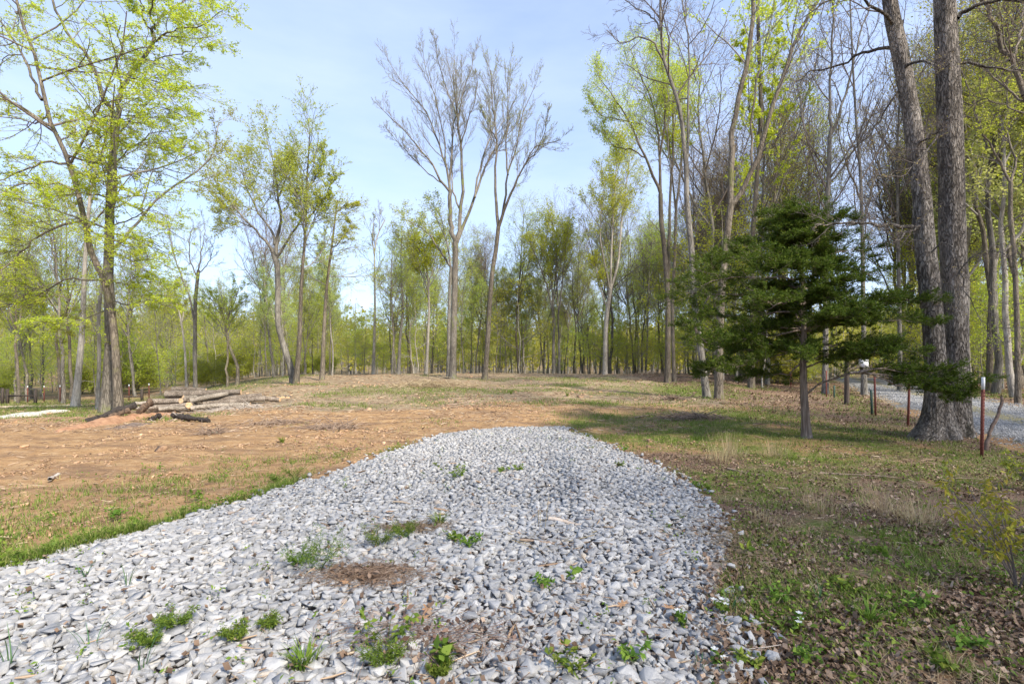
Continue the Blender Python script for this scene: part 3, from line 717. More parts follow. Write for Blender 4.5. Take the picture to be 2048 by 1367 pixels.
T('broadleaf_tree', 'slender pale-trunked tree with a bright yellow-green top, right of the round-crowned tree', 'tree', 46, [
  ('1210,744 1211,669 1215,620 1221,578', 13, 10, 0, None),
  ('1221,578 1224,475 1231,366 1236,300', 7, 2, 0, .35),
  ('1221,580 1238,520 1244,440 1252,370 1262,300', 7, 1.5, 1.5, .4),
  ('1221,585 1208,520 1200,470 1205,400 1212,350', 6, 1.5, -1.5, .4),
  ('1215,620 1196,560 1190,520', 4, 1.5, 0, .3)],
  bark_pale, bark_twig, lv=((10, .30, .6), (7, .62, .7), (6, .62, .75)), ws=0.75, seed=7, leaf=(lf_yellow, 8, .14, dict(horiz=.3, spread=.12)), rmin=.012)
T('tall_tree', 'tall twin-stemmed tree with a feathery yellow-green crown at the right edge of the clearing', 'tree', 30, [
  ('1335,760 1336,660 1335,580 1329,500 1322,440 1321,388', 15, 11, 0, None),
  ('1336,600 1338,500 1339,402 1345,329 1346,240 1345,150', 10, 3, 1, .5),
  ('1321,388 1301,336 1272,274 1235,205 1195,150', 8, 1.5, -1, .25),
  ('1321,388 1319,311 1312,238 1295,180 1272,130 1262,100', 8, 1.5, 1, .3),
  ('1319,311 1330,240 1328,170 1318,100', 6, 1.5, -1.5, .3),
  ('1290,315 1262,300 1225,290 1205,260', 4, 1.2, .5, .3),
  ('1285,250 1240,240 1200,230 1180,200', 4, 1.2, -.5, .3)],
  bark_brown, bark_twig, lv=((10, .30, .6), (7, .62, .7), (6, .62, .75)), ws=0.82, seed=8, leaf=(lf_yellow, 8, .09, dict(horiz=.3, spread=.12)), rmin=.009)
T('tall_tree', 'dark slim tree close behind the twin-stemmed tree at the edge of the clearing', 'tree', 31.5, [
  ('1349,757 1346,680 1345,600 1350,500 1352,420', 9, 7, 0, None),
  ('1352,420 1362,330 1368,250 1372,150', 6, 1.5, 1, .3), ('1352,420 1345,360 1338,280 1330,200', 5, 1.5, -1, .3)],
  bark_brown, bark_twig, lv=((8, .3, .6), (6, .5, .6), (4, .5, .6)), ws=0.85, seed=9, leaf=(lf_yellow, 14, .12, dict(horiz=.3, spread=.12)), rmin=.009)
T('tall_tree', 'tall curving bare tree with crooked top branches, just left of the cedar', 'tree', 22, [
  ('1414,778 1400,690 1390,620 1385,560 1383,500 1375,421', 19, 15, 0, None),
  ('1375,421 1372,347 1368,293 1363,227 1348,176 1327,121 1321,62 1321,-10', 14, 6, 0, .5),
  ('1372,347 1376,280 1375,205 1379,110 1370,37 1362,-10', 8, 3, 1.5, .4),
  ('1327,121 1308,85 1280,75 1240,88 1212,60', 6, 1.5, -1, .15),
  ('1321,62 1300,30 1270,15 1240,-10', 5, 1.5, 1, .1)],
  bark_grey, bark_twig_dark, lv=((8, .42, .7), (6, .5, .7), (5, .5, .6)), up=.02, wig=.22, ws=0.78, seed=10, rmin=.007)
T('tall_tree', 'big forked tree rising straight up from behind the left side of the cedar', 'tree', 21, [
  ('1437,782 1438,690 1442,600 1448,520 1456,450 1461,413', 22, 18, 0, None),
  ('1461,413 1462,366 1465,274 1472,219 1481,176 1498,121 1505,37 1506,-40', 17, 10, 1, .55),
  ('1461,413 1483,384 1505,340 1524,285 1542,219 1567,146 1597,66 1633,7 1668,-45', 15, 8, -1, .5),
  ('1505,340 1500,250 1515,150 1540,50 1555,-30', 7, 2, 2, .3)],
  bark_brown, bark_twig, lv=((8, .30, .7), (6, .5, .6), (4, .5, .6)), ws=0.78, seed=11, leaf=(lf_yellow, 7, .10, dict(horiz=.5)), rmin=.007)
T('tall_tree', 'straight trunk hung with yellow-green leaves, between the forked tree and the bare woods', 'tree', 28, [
  ('1502,775 1504,650 1505,475 1516,329 1522,219 1518,110 1514,-20', 17, 9, 0, .38),
  ('1516,335 1535,260 1545,180 1560,90', 6, 1.5, 1, .2), ('1518,300 1500,230 1495,150 1480,80', 5, 1.5, -1, .2)],
  bark_brown, bark_twig, lv=((14, .16, .9), (6, .5, .7), (5, .5, .6)), ws=0.75, seed=12, leaf=(lf_yellow, 9, .12, dict(horiz=.5)), rmin=.007)
T('tall_tree', 'forked bare tree rising behind the top of the cedar', 'tree', 26, [
  ('1650,772 1651,650 1652,457 1657,366 1659,274', 15, 11, 0, .6),
  ('1659,274 1659,183 1664,90 1665,-20', 8, 4, 0, .2),
  ('1659,274 1674,238 1695,176 1714,91 1745,-10', 8, 3, 1, .2),
  ('1657,366 1690,330 1735,250 1780,150', 6, 1.5, -1, .25), ('1655,345 1620,290 1600,210 1590,120', 5, 1.5, 1, .25)],
  bark_grey, bark_twig_dark, lv=((8, .36, .6), (6, .5, .6), (4, .5, .6)), ws=0.85, seed=13, leaf=(lf_bud, 1, .07, dict(horiz=.3)), rmin=.008)
T('tall_tree', 'narrow bare tree with upswept branches, left of the twin oak', 'tree', 25, [
  ('1728,772 1727,650 1725,500 1721,347 1712,240 1705,120 1700,0', 12, 3, 0, .35),
  ('1724,450 1745,380 1765,300 1775,200', 5, 1.5, 1, .2), ('1722,400 1700,350 1680,280 1670,200', 5, 1.5, -1, .2)],
  bark_grey, bark_twig_dark, lv=((10, .26, .6), (6, .5, .6), (4, .5, .6)), up=.2, seed=14, leaf=(lf_bud, 1, .07, dict(horiz=.3)), rmin=.008)
T('tall_tree', 'straight bare tree seen immediately left of the twin oak', 'tree', 27, [
  ('1800,775 1799,650 1796,475 1794,311 1800,180 1806,40', 11, 3, 0, .45), ('1795,360 1775,300 1755,240', 5, 1.5, 1, .2), ('1795,360 1815,300 1822,230', 5, 1.5, 1, .2)],
  bark_grey, bark_twig_dark, lv=((10, .26, .6), (6, .5, .6), (4, .5, .6)), up=.12, seed=15, leaf=(lf_bud, 1, .07, dict(horiz=.3)), rmin=.008)
T('tall_tree', 'dark forked tree at the right edge of the picture beyond the lane', 'tree', 20, [
  ('2036,775 2034,650 2028,500 2021,439 2021,366', 14, 10, 0, None),
  ('2021,366 2003,329 1984,293 1955,240 1940,180', 7, 2, 0, .2), ('2021,366 2032,322 2017,285 2010,220 2015,160', 7, 2, 1, .2)],
  bark_brown, bark_twig_dark, lv=((9, .4, .7), (6, .5, .7), (5, .5, .6)), seed=16, leaf=(lf_olive, 6, .08, dict(horiz=.5)), rmin=.007)
T('tall_tree', 'thick dark limbs leaning in from the top right corner', 'tree', 13, [
  ('2190,880 2180,600 2140,400 2095,260 2048,190', 30, 14, 0, None),
  ('2048,190 2021,121 1999,73 1966,7 1950,-40', 13, 9, 0, .2), ('2060,205 2030,190 1990,160 1960,132 1930,120', 7, 2, 1, .2), ('2021,121 2040,70 2048,10', 7, 4, 1, .2),
  ('2080,240 2010,210 1960,200 1925,230', 5, 1.5, 1, .2)],
  bark_brown, bark_twig_dark, lv=((9, .42, .8), (6, .5, .7), (5, .5, .7)), wig=.22, seed=17, leaf=(lf_olive, 1, .05, dict(horiz=.5)), rmin=.004)

# --- the left group
SPRAY = dict(horiz=.62, spread=.035)
T('broadleaf_tree', 'big forked tree with level yellow-green leaf sprays, thick trunk left of the logs', 'tree', 20, [
  ('213,820 219,740 222,680 219,600 216,560 219,475 220,402 224,329 229,278 235,234', 30, 15, 0, .58),
  ('233,236 219,212 201,190 196,157 183,128 176,106 146,80 124,44 108,10 96,-25', 12, 5, -1, .25),
  ('235,236 238,219 243,183 256,154 285,121 304,84 304,62', 12, 8, 1, .3),
  ('304,64 325,33 369,0 395,-20', 6, 2, 1.5, .2), ('304,64 289,44 283,10 275,-30', 5, 2, -1, .2),
  ('243,185 234,140 234,117 245,102 238,73 241,51', 6, 2, -2, .2),
  ('224,330 260,300 300,270 340,262', 4, 1.5, -2, .2), ('222,450 260,440 300,420 330,430', 4, 1.5, -2.5, .1),
  ('220,400 180,385 120,390 60,400', 5, 1.5, -3, .1), ('222,500 260,520 310,520 345,540', 4, 1.5, -2, .1), ('219,560 260,570 300,560 330,580', 4, 1.3, -1, .2),
  ('229,280 270,230 320,215 372,235', 4, 1.5, 2, .2), ('229,290 290,290 340,300 372,290', 4, 1.5, 2, .2),
  ('304,84 350,60 400,50 445,22', 5, 1.3, -1.5, .15), ('285,121 330,115 375,100 408,78', 4, 1.2, 1, .15), ('310,60 300,20 320,-20 340,-60', 5, 1.5, -2, .2), ('256,154 290,165 320,180 350,200', 4, 1.2, -2, .2), ('218,600 260,610 300,600 340,615', 3.5, 1.2, -1.5, .1), ('214,620 160,640 110,640 60,655', 3.5, 1.2, -2, .2)],
  bark_warm, bark_twig, lv=((11, .42, .9), (7, .5, .7), (5, .5, .7)), up=.0, flat=.5, wig=.12, seed=31, leaf=(lf_yellow, 6, .08, SPRAY), rmin=.006, sides=16)
T('broadleaf_tree', 'dark curving trunk leaning left behind the big forked tree, with long arching limbs', 'tree', 19, [
  ('238,815 233,740 228,650 212,571 197,530 179,497 172,457 161,402 146,347 135,318 121,282 106,256 91,219 86,183 79,139 62,88 40,33 28,-20', 20, 6, 0, .55),
  ('106,256 73,234 37,212 0,197 -40,180', 9, 4, -1, .2), ('84,200 66,161 47,113 0,37 -20,0', 8, 3, 1.5, .3),
  ('146,331 102,322 66,333 22,351 -10,370', 7, 3, -1.5, .2), ('150,380 110,366 37,369 7,391 -10,430', 7, 3, -2, .2),
  ('165,440 121,454 80,468 48,494 22,527 -5,545', 7, 3, -1.5, .2), ('195,560 130,560 80,590 0,615', 5, 2, 1, .3),
  ('150,345 190,355 205,365 225,380', 5, 2, -1, .3), ('120,282 150,262 165,225 185,215', 4, 1.5, 1, .2), ('135,318 160,300 190,290 220,255', 4, 1.5, -1, .2),
  ('172,457 200,470 240,490 270,495', 4, 1.5, -1.5, .2), ('140,600 80,575 30,600', 4, 1.3, 1, .1)],
  bark_brown, bark_twig_dark, lv=((11, .42, .9), (7, .5, .7), (5, .5, .7)), up=.0, flat=.5, wig=.14, seed=32, leaf=(lf_yellow, 5, .08, SPRAY), rmin=.006, sides=14)
T('tall_tree', 'pale grey straight-trunked tree left of the big forked tree, leaning slightly right', 'tree', 26, [
  ('150,812 161,706 166,633 170,523 183,366 205,311 216,263 225,200', 17, 3, 0, .5), ('183,366 160,310 150,250', 4, 1.5, 1, .2), ('175,450 140,400 110,380', 4, 1.5, 1, .2)],
  bark_pale, bark_twig, lv=((10, .28, .8), (7, .5, .7), (4, .5, .7)), seed=33, leaf=(lf_green, 6, .11, SPRAY), rmin=.007)
T('broadleaf_tree', 'thin pale stem with a long limb leaning out right beside the big forked tree', 'tree', 23, [
  ('195,818 199,706 197,640 205,560 225,500 245,480', 9, 7, 0, None),
  ('245,482 256,472 285,432 311,402 347,373 395,344 428,304 433,271 438,245', 7, 2, 2, .45),
  ('285,432 289,391 304,347 311,315 318,290', 4, 1.5, 1, .3), ('199,640 180,610 150,640 120,690', 3, 1, -1, .3)],
  bark_pale, bark_twig, lv=((8, .28, .8), (7, .5, .7), (4, .5, .7)), seed=34, leaf=(lf_olive, 5, .09, SPRAY), rmin=.006)
T('broadleaf_tree', 'bare topped tree with a broken ragged trunk, behind the log pile', 'tree', 36, [
  ('391,790 390,700 391,600 395,560 397,540', 10, 8, 0, None),
  ('390,690 386,620 366,560 351,516 340,472 335,430', 6, 1.5, 0, .4), ('396,545 402,510 410,470 408,440', 4, 1.2, 1, .1), ('395,555 380,520 378,480 388,450', 4, 1.2, -1, .1),
  ('396,550 420,520 428,480', 3, 1, 1, .1)],
  bark_grey, bark_twig, lv=((9, .36, .7), (7, .5, .6), (4, .5, .6)), ws=0.9, seed=35, rmin=.009, leaf=(lf_pale, 1, .06, dict(horiz=.4)))
T('broadleaf_tree', 'slim white-barked tree leaning left behind the log pile', 'tree', 38, [
  ('374,778 370,700 362,640 352,600 348,570', 6, 3, 0, .6), ('362,650 370,610 365,580', 3, 1, 0, .2)],
  bark_pale, bark_twig, lv=((7, .3, .7), (6, .5, .6), (4, .5, .6)), seed=36, leaf=(lf_yellow, 5, .12, SPRAY), rmin=.008)
T('broadleaf_tree', 'low twisted pair of stems under one small green crown, right of the broken-topped tree', 'tree', 37, [
  ('475,778 475,732 457,688 450,644 440,610', 8, 4, 0, .5), ('455,778 454,735 456,690 452,650 465,610', 6, 2, 0, .5), ('452,650 430,610 415,590', 3, 1, 0, .2), ('452,650 470,600 480,570', 3, 1, 0, .2)],
  bark_brown, bark_twig, lv=((9, .5, .8), (6, .5, .7), (5, .5, .6)), seed=37, leaf=(lf_green, 6, .11, SPRAY), rmin=.008)
T('broadleaf_tree', 'curved pale trunk forking low into a wide airy green crown left of centre', 'tree', 31, [
  ('588,780 582,735 565,684 556,644 556,596 556,560 554,523 547,508', 14, 11, 0, None),
  ('547,508 534,487 505,454 475,421 452,395 425,370 412,350', 7, 1.5, -2, .3),
  ('552,510 552,486 563,446 556,395 549,329 540,290', 8, 1.5, 1, .4),
  ('549,490 549,468 523,435 501,395 486,347 478,320', 6, 1.5, 2, .35),
  ('553,515 575,480 600,443 610,400 600,340', 6, 1.5, -1, .4), ('556,395 575,350 585,310', 4, 1.5, 1, .2), ('505,454 470,440 440,420', 3, 1, 1, .3)],
  bark_grey, bark_twig, lv=((12, .42, .9), (8, .62, .8), (6, .62, .8)), up=.05, seed=38, leaf=(lf_green, 6, .115, SPRAY), rmin=.007)
T('tall_tree', 'tall slim tree with a fine sparse crown just right of the curved trunk', 'tree', 30, [
  ('592,780 600,669 603,560 611,468 614,366 618,293 620,262', 12, 2, 0, .45), ('614,380 640,340 655,300', 4, 1, 1, .2), ('612,440 650,395 670,350', 4, 1, 0, .2), ('611,468 595,420 590,380', 3, 1, 1, .2)],
  bark_brown, bark_twig, lv=((18, .24, .8), (8, .6, .7), (6, .6, .7)), up=.1, seed=39, leaf=(lf_green, 4, .09, dict(horiz=.4)), rmin=.008)
T('tall_tree', 'slim dark tree with short level branches at its top right of the log pile', 'tree', 33, [
  ('644,778 647,688 650,620 655,560 666,475 672,421 675,400', 10, 3, 0, .5), ('672,425 690,410 715,408', 3, 1, 0, .1), ('660,500 690,470 705,440', 3, 1, 0, .2)],
  bark_brown, bark_twig, lv=((14, .26, .9), (8, .6, .8), (6, .6, .8)), up=.0, flat=.6, seed=40, leaf=(lf_yellow, 4, .09, SPRAY), rmin=.008)
T('tall_tree', 'pole-straight pale bare tree with a small wispy top in the sky gap', 'tree', 48, [
  ('747,763 750,615 749,505 755,470 770,440', 7, 2, 0, .5), ('749,510 745,470 748,432', 3, 1, 0, .2)],
  bark_pale, bark_twig, lv=((12, .20, .7), (6, .5, .6), (4, .5, .6)), seed=41, leaf=(lf_pale, 1, .11, dict(horiz=.4)), rmin=.012)
T('tall_tree', 'slightly wavy slender tree with thin green tufts, right of the pole-straight bare tree', 'tree', 44, [
  ('797,762 800,680 806,615 803,560 802,500 805,470', 8, 2, 0, .45), ('783,762 787,690 790,655 780,600 784,560', 5, 2, 0, .4), ('787,690 797,620 802,590', 3, 1.5, 0, .2)],
  bark_grey, bark_twig, lv=((12, .22, .7), (7, .62, .7), (6, .62, .75)), seed=42, leaf=(lf_green, 2, .13, dict(horiz=.3, spread=.12)), rmin=.012)
T('broadleaf_tree', 'pale slender trunk carrying an oval yellow-green crown left of the big bare tree', 'tree', 45, [
  ('852,756 856,680 858,615 856,560 850,510 845,475', 7, 2, 0, .5), ('857,570 870,520 878,480', 3, 1, 0, .2), ('857,580 835,530 825,490', 3, 1, 0, .2)],
  bark_pale, bark_twig, lv=((10, .36, .7), (7, .62, .7), (6, .62, .75)), seed=43, leaf=(lf_yellow, 8, .15, dict(horiz=.3, spread=.12)), rmin=.012)

# ------------------------------------------------------------------ the twin oak on the right
def oak_stem(spec, d, K=70, S=56, dd=0.0, rg=None, buttress=None):
    p = [tuple(float(v) for v in q.split(',')) for q in spec.split()]
    pts = []
    n = len(p)
    for i, (x, y, w) in enumerate(p):
        e = d+dd*i/(n-1); X, Y, Z = px2(x, y, e); pts.append((X, Y, Z, w/F*e/2/math.hypot(1, (x-CX)/F)))
    a = resample(pts, K); P = a[:, :3]; Rr = a[:, 3]
    ang = np.arange(S)*2*math.pi/S
    zz = P[:, 2][:, None]
    # bark ridges and bulges as real relief
    u = ang[None, :]; r = Rr[:, None]
    tab = fbm(np.cos(u)*2.2+P[:, 2:3]*0.9, np.sin(u)*2.2+P[:, 2:3]*0.9+7, 0.6, 5, 4)
    rel = 1+0.10*(tab-0.5)+0.035*(vnoise(u*9+0*zz, zz*2.2, 1.0, 3)-0.5)+0.03*(np.abs(np.sin(u*11+3*np.sin(zz*1.3)+2*tab))-0.5)
    if buttress is not None:
        fl = np.zeros((K, S))
        for (a0, w, amp, hgt) in buttress:
            da = np.angle(np.exp(1j*(ang-a0)))
            fl += amp*np.exp(-(da/w)**2)[None, :]*np.exp(-np.maximum(zz-zg(P[0, 0], P[0, 1]), 0)/hgt)
        r = r+fl
    rad = r*rel
    x = P[:, 0:1]+rad*np.cos(u); y = P[:, 1:2]+rad*np.sin(u)
    V = np.stack([x, y, np.broadcast_to(P[:, 2:3], x.shape)], -1)
    i = np.arange(K*S).reshape(K, S); j = np.roll(i, -1, axis=1)
    Q = np.stack([i[:-1], j[:-1], j[1:], i[1:]], -1).reshape(-1, 4)
    return V.reshape(-1, 3), Q, P, Rr
def make_oak():
    d = 11.0; rg = np.random.default_rng(50)
    gzb = zg(9.9, 11)
    root = empty('twin_oak', (9.75, 11.0, gzb), 'huge twin-trunked oak with flared roots standing between the cedar and the lane', 'oak tree')
    off = np.array(root.location)
    A = Acc()
    st1 = oak_stem('1880,885,100 1879,868,88 1878,840,70 1876,800,58 1874,760,50 1870,715,46 1866,650,45 1858,560,47 1851,500,44 1846,440,43 1845,402,40 1834,311,40 1821,219,36 1801,110,36 1785,37,33 1777,-20,30 1765,-120,27 1750,-260,22 1745,-420,15 1760,-600,7', d, dd=0.6, K=110,
                   buttress=[(R(195), .45, .24, .35), (R(262), .22, .26, .22), (R(150), .5, .2, .3), (R(225), .2, .12, .3)])
    st2 = oak_stem('1905,885,80 1907,868,74 1909,840,70 1911,800,64 1912,760,60 1913,715,52 1912,650,52 1908,560,54 1904,455,57 1903,366,55 1897,183,52 1889,0,46 1886,-120,42 1890,-260,36 1900,-420,26 1905,-600,14', d+.25, dd=0.3, K=110,
                   buttress=[(R(340), .4, .10, .3), (R(20), .5, .12, .3), (R(285), .22, .16, .2)])
    for V, Q, P, r in (st1, st2): A.add(V-off, Q)
    A.obj('trunk', bark_oak, root, smooth=True)
    # the boughs
    sp = [('1834,457 1800,452 1769,448 1714,446 1660,449 1633,448', 11, 3, -1.0, .25, 11.2), ('1840,452 1805,470 1790,480 1775,470 1762,450', 7, 2, -.8, .3, 11.0),
          ('1787,97 1743,99 1706,117 1666,135 1619,144 1590,165', 9, 2, 1.2, .3, 11.5), ('1810,130 1823,128 1850,122 1880,135 1900,128', 8, 3, -1.2, .2, 11.3),
          ('1915,37 1940,18 1977,4 2030,-5 2090,10', 12, 4, -.8, .3, 11.3), ('1918,128 1970,132 2010,138 2048,141 2110,150', 8, 3, -.4, .3, 11.3),
          ('1835,290 1860,270 1876,262 1880,250', 8, 3, -.6, .3, 11.2), ('1862,505 1885,488 1905,490 1920,540 1935,600 1985,660 2010,690', 4, 1.2, -1.5, .2, 11.0),
          ('1905,560 1935,520 1970,500 2020,508 2060,540', 4, 1.2, -1.0, .2, 11.0), ('1815,160 1780,210 1740,270 1690,320', 5, 1.5, .8, .2, 11.6),
          ('1800,60 1760,20 1700,-10 1640,10 1600,40', 9, 2, -1, .2, 11.4), ('1875,270 1850,300 1838,320 1800,345 1740,360', 6, 1.5, -1, .2, 11.0),
          ('1780,-30 1740,-110 1680,-180 1600,-220 1540,-300', 16, 4, -1, .3, 11.6), ('1765,-120 1790,-220 1840,-330 1850,-460', 14, 4, 1.5, .3, 11.6),
          ('1886,-100 1960,-180 2060,-260 2160,-330', 18, 4, -1.5, .3, 11.4), ('1888,-220 1840,-320 1800,-420 1790,-560', 16, 4, -2.5, .3, 11.5),
          ('1890,-260 1950,-400 2010,-500 2080,-620', 16, 4, 2.5, .3, 11.5), ('1886,-140 1930,-240 1940,-330 1900,-420', 13, 4, -4, .3, 11.4)]
    Ls = [limb(s, dd0, w0, w1, dd, 14) for (s, w0, w1, dd, t0, dd0) in sp]
    P = np.stack([l[0] for l in Ls])-off; Rr = np.stack([l[1] for l in Ls])
    P[:, 1:-1] += rg.normal(0, .025, P[:, 1:-1].shape)
    B = Acc(); V, Q = tubes(P, Rr, 10, .04); B.add(V, Q)
    B.obj('bough', bark_oak, root, smooth=True)
    gens = branch_levels(P, Rr, np.array([.15]*len(P)), ((9, .36, .9), (6, .5, .8), (5, .55, .8)), rg, .02, wig=.24)
    A = Acc()
    for k, (p, r) in enumerate(gens):
        V, Q = tubes(p, np.maximum(r, (.004, .003, .0022)[k]), (6, 4, 3)[k]); A.add(V, Q)
    A.obj('branches', bark_twig_dark, root, smooth=True)
    A = Acc(); V, Q, a = leaves(gens[-1][0][::3], 1, .04, rg); A.add(V, Q, a); A.obj('foliage', lf_bud, root)
make_oak()

# ------------------------------------------------------------------ the red cedar
def make_cedar():
    d = 11.2; rg = np.random.default_rng(60)
    bx, by = px2(1612, 870, d)[:2]
    root = empty('cedar_tree', (bx, by, zg(bx, by)), 'dark green cedar with wide layered boughs standing in front of the twin oak', 'cedar tree')
    off = np.array(root.location)
    P, Rr = limb('1613,872 1611,840 1608,800 1606,750 1606,700 1608,650 1606,600 1605,560 1598,510 1590,460 1583,418', d, 20, 5, 0, 22, base=True)
    P = P-off
    r = Rr.copy(); r *= 1+0.55*np.exp(-np.maximum(P[:, 2], 0)/0.13)
    A = Acc(); V, Q = tubes(P[None], r[None], 24, .035); A.add(V, Q)
    # side stub
    P2, R2 = limb('1603,640 1600,610 1604,600', d-.1, 8, 6, -.05, 6); V, Q = tubes((P2-off)[None], R2[None], 8); A.add(V, Q)
    A.obj('trunk', bark_cedar, root, smooth=True)
    sp = ['1604,598 1550,592 1480,588 1420,590 1372,582', '1603,560 1560,555 1500,552 1440,560 1400,572', '1602,540 1550,520 1500,512 1465,518',
          '1598,510 1560,490 1520,478 1485,482', '1594,490 1565,462 1545,440 1535,428', '1590,460 1600,430 1590,412', '1588,450 1565,432 1548,422',
          '1605,620 1550,625 1490,635 1430,628 1405,640', '1606,660 1560,668 1500,672 1450,678 1420,690', '1607,700 1560,712 1510,722 1455,735 1425,738',
          '1608,720 1580,745 1530,752 1490,748', '1605,600 1560,610 1520,600',
          '1605,580 1640,560 1700,548 1760,545', '1604,545 1640,520 1690,500 1740,500', '1598,510 1630,490 1670,470', '1595,480 1630,450 1670,432 1700,436',
          '1606,640 1660,625 1720,612 1780,606 1850,604', '1607,665 1660,650 1720,640 1790,640 1860,652', '1607,700 1660,690 1720,688 1790,690',
          '1609,735 1660,715 1720,708 1770,706', '1611,790 1640,765 1690,748 1750,745 1820,752 1880,760 1945,765', '1608,725 1640,712 1680,705 1720,720',
          '1720,740 1780,750 1850,765 1915,785', '1700,745 1770,735 1840,745 1900,750', '1740,745 1800,770 1860,780 1900,800', '1720,612 1780,600 1830,600 1862,612', '1420,590 1400,620 1390,650 1410,690', '1500,720 1450,730 1420,745 1400,745', '1480,515 1440,520 1410,545', '1606,650 1590,620 1560,600 1530,610', '1604,560 1625,575 1650,590 1690,590']
    Ls = []; 
    for k, s in enumerate(sp):
        big = k in (20,)
        q, rr = limb(s, d-(1.1 if 22 <= k <= 24 else 0), 5.0, 1.2, (rg.uniform(-1.6, 1.6) if not big else -1.6) if not 22 <= k <= 24 else -.3, 10); Ls.append((q, rr))
    # boughs towards and away from the photographer
    for k in range(60):
        t = rg.uniform(.40, .97); i = int(t*21); o = P[i]+off
        a = rg.choice([-1, 1])*math.pi/2+rg.normal(0, .8); ln = lerp(2.3, .15, max(0, (t-.35)/.65)**.8)*rg.uniform(.7, 1.15)
        s = np.linspace(0, 1, 10)[:, None]
        q = o+np.array([math.cos(a), math.sin(a), 0])*ln*s+np.array([0, 0, 1.])*(0.10*s-.15*s**2+rg.uniform(0, .25)*s)*ln
        Ls.append((q, np.linspace(.018, .005, 10)))
    # small ascending shoots of the top
    PB = np.stack([l[0] for l in Ls])-off; RB = np.stack([l[1] for l in Ls])
    PB[:, 1:] += rg.normal(0, .025, PB[:, 1:].shape)
    A = Acc(); V, Q = tubes(PB, RB, 7); A.add(V, Q)
    g1 = grow(PB, RB, 10, .30, .75, .20, 6, .05, .12, rg, lmin=.22, flat=.30, endlen=.35)
    g2 = grow(g1[0], g1[1], 7, .5, .8, .1, 5, .06, .14, rg, lmin=.12, flat=.45)
    g3 = grow(g2[0], g2[1], 6, .7, .6, .1, 4, .12, .12, rg, lmin=.09, flat=.6)
    for (p, r_), n in ((g1, 5), (g2, 4), (g3, 3)):
        V, Q = tubes(p, np.maximum(r_, .0015), n); A.add(V, Q)
    A.obj('branches', bark_cedar, root, smooth=True)
    keep = rg.random(len(g3[0])) < 0.92
    B = Acc()
    V, Q, a = leaves(g3[0][keep], 10, .062, rg, 0.0, .008, .35, .20, along=1.6); B.add(V, Q, a)
    V, Q, a = leaves(g2[0], 8, .065, rg, 0.2, .008, .35, .2, along=1.3); B.add(V, Q, a)
    B.obj('foliage', lf_cedar, root)
make_cedar()

# ------------------------------------------------------------------ the woods: a few kinds, each tree an object of its own
def proto_tree(kind, seed):
    rg = np.random.default_rng(seed)
    tall = dict(
        yellow=(20, .32, bark_warm, lf_yellow, 4, .145, 9, .26, .55, .1), green=(19, .28, bark_grey, lf_green, 4, .145, 9, .30, .6, .1),
        bare=(23, .45, bark_grey, lf_bud, 2, .10, 13, .28, .5, .1), olive=(22, .40, bark_brown, lf_olive, 4, .13, 13, .26, .6, .08),
        pale=(17, .40, bark_pale, lf_pale, 4, .16, 14, .17, .7, .05), sapling=(7.5, .18, bark_grey, lf_green, 5, .12, 14, .46, 1.1, 0.0),
        young=(9.5, .15, bark_pale, lf_yellow, 5, .12, 14, .38, .9, 0.03), bush=(4.2, .05, bark_brown, lf_olive, 4, .11, 13, .5, .9, .02))[kind]
    h, t0, bk, lf, n, size, nb, ratio, ang, up = tall
    K = 14; z = np.linspace(0, h, K); w = np.cumsum(rg.normal(0, .012*h, (K, 2)), axis=0)*.5
    P = np.stack([w[:, 0], w[:, 1], z-.15], 1); r0 = h*.0072 if h > 10 else h*.006
    Rr = r0*np.linspace(1, .14, K)**.9
    Ls = [(P, Rr, t0)]
    if h > 10:
        for f in range(rg.integers(1, 4)):
            i = rg.integers(int(K*.4), int(K*.65)); a = rg.uniform(0, 6.28); s = np.linspace(0, 1, K)[:, None]; ln = (h-z[i])*rg.uniform(.75, .98)
            q = P[i]+np.array([math.cos(a), math.sin(a), 0])*ln*.33*s**.75+np.array([0, 0, 1.])*ln*s+np.concatenate([np.cumsum(rg.normal(0, .05, (K, 2)), 0), np.zeros((K, 1))], 1)*s
            Ls.append((q, Rr[i]*.75*np.linspace(1, .2, K), .25))
    elif kind == 'bush':
        for f in range(6):
            a = rg.uniform(0, 6.28); s = np.linspace(0, 1, K)[:, None]; ln = h*rg.uniform(.5, .9)
            Ls.append((np.array([math.cos(a), math.sin(a), 0])*ln*.5*s+np.array([0, 0, 1.])*ln*s, .02*np.linspace(1, .3, K), .15))
    return make_tree('forest_tree' if h > 12 else 'sapling', 'x', 'tree', Ls, bk, bark_twig if kind not in ('bare',) else bark_twig_dark,
        leaf=(lf, n, size, dict(horiz=.15, spread=.13 if h > 12 else .09)), lv=((nb, ratio, ang), (8, .6, .75), (6, .65, .8)), up=up, flat=.75 if h < 12 else 1.0, seed=seed+1, rmin=.010 if h > 12 else .006, sides=8, flare=1.3)
KINDS = {}
def get_proto(kind, v):
    if (kind, v) not in KINDS: KINDS[(kind, v)] = proto_tree(kind, 100+len(KINDS)*7)
    return KINDS[(kind, v)]
USED = set()
def place_tree(kind, v, x, y, s, label, cat, group, rg, base=None):
    p = get_proto(kind, v)
    if (kind, v) in USED:
        r = p.copy(); C.objects.link(r)
        for ch in p.children:
            c = ch.copy(); C.objects.link(c); c.parent = r
    else: r = p; USED.add((kind, v))
    r.location = (x, y, zg(x, y)); r.rotation_euler = (rg.normal(0, .03), rg.normal(0, .03), rg.uniform(0, 6.28)); r.scale = (s*rg.uniform(.9, 1.15), s*rg.uniform(.9, 1.15), s)
    r['label'] = label; r['category'] = cat; r['group'] = group; r['woodkind'] = kind
    return r
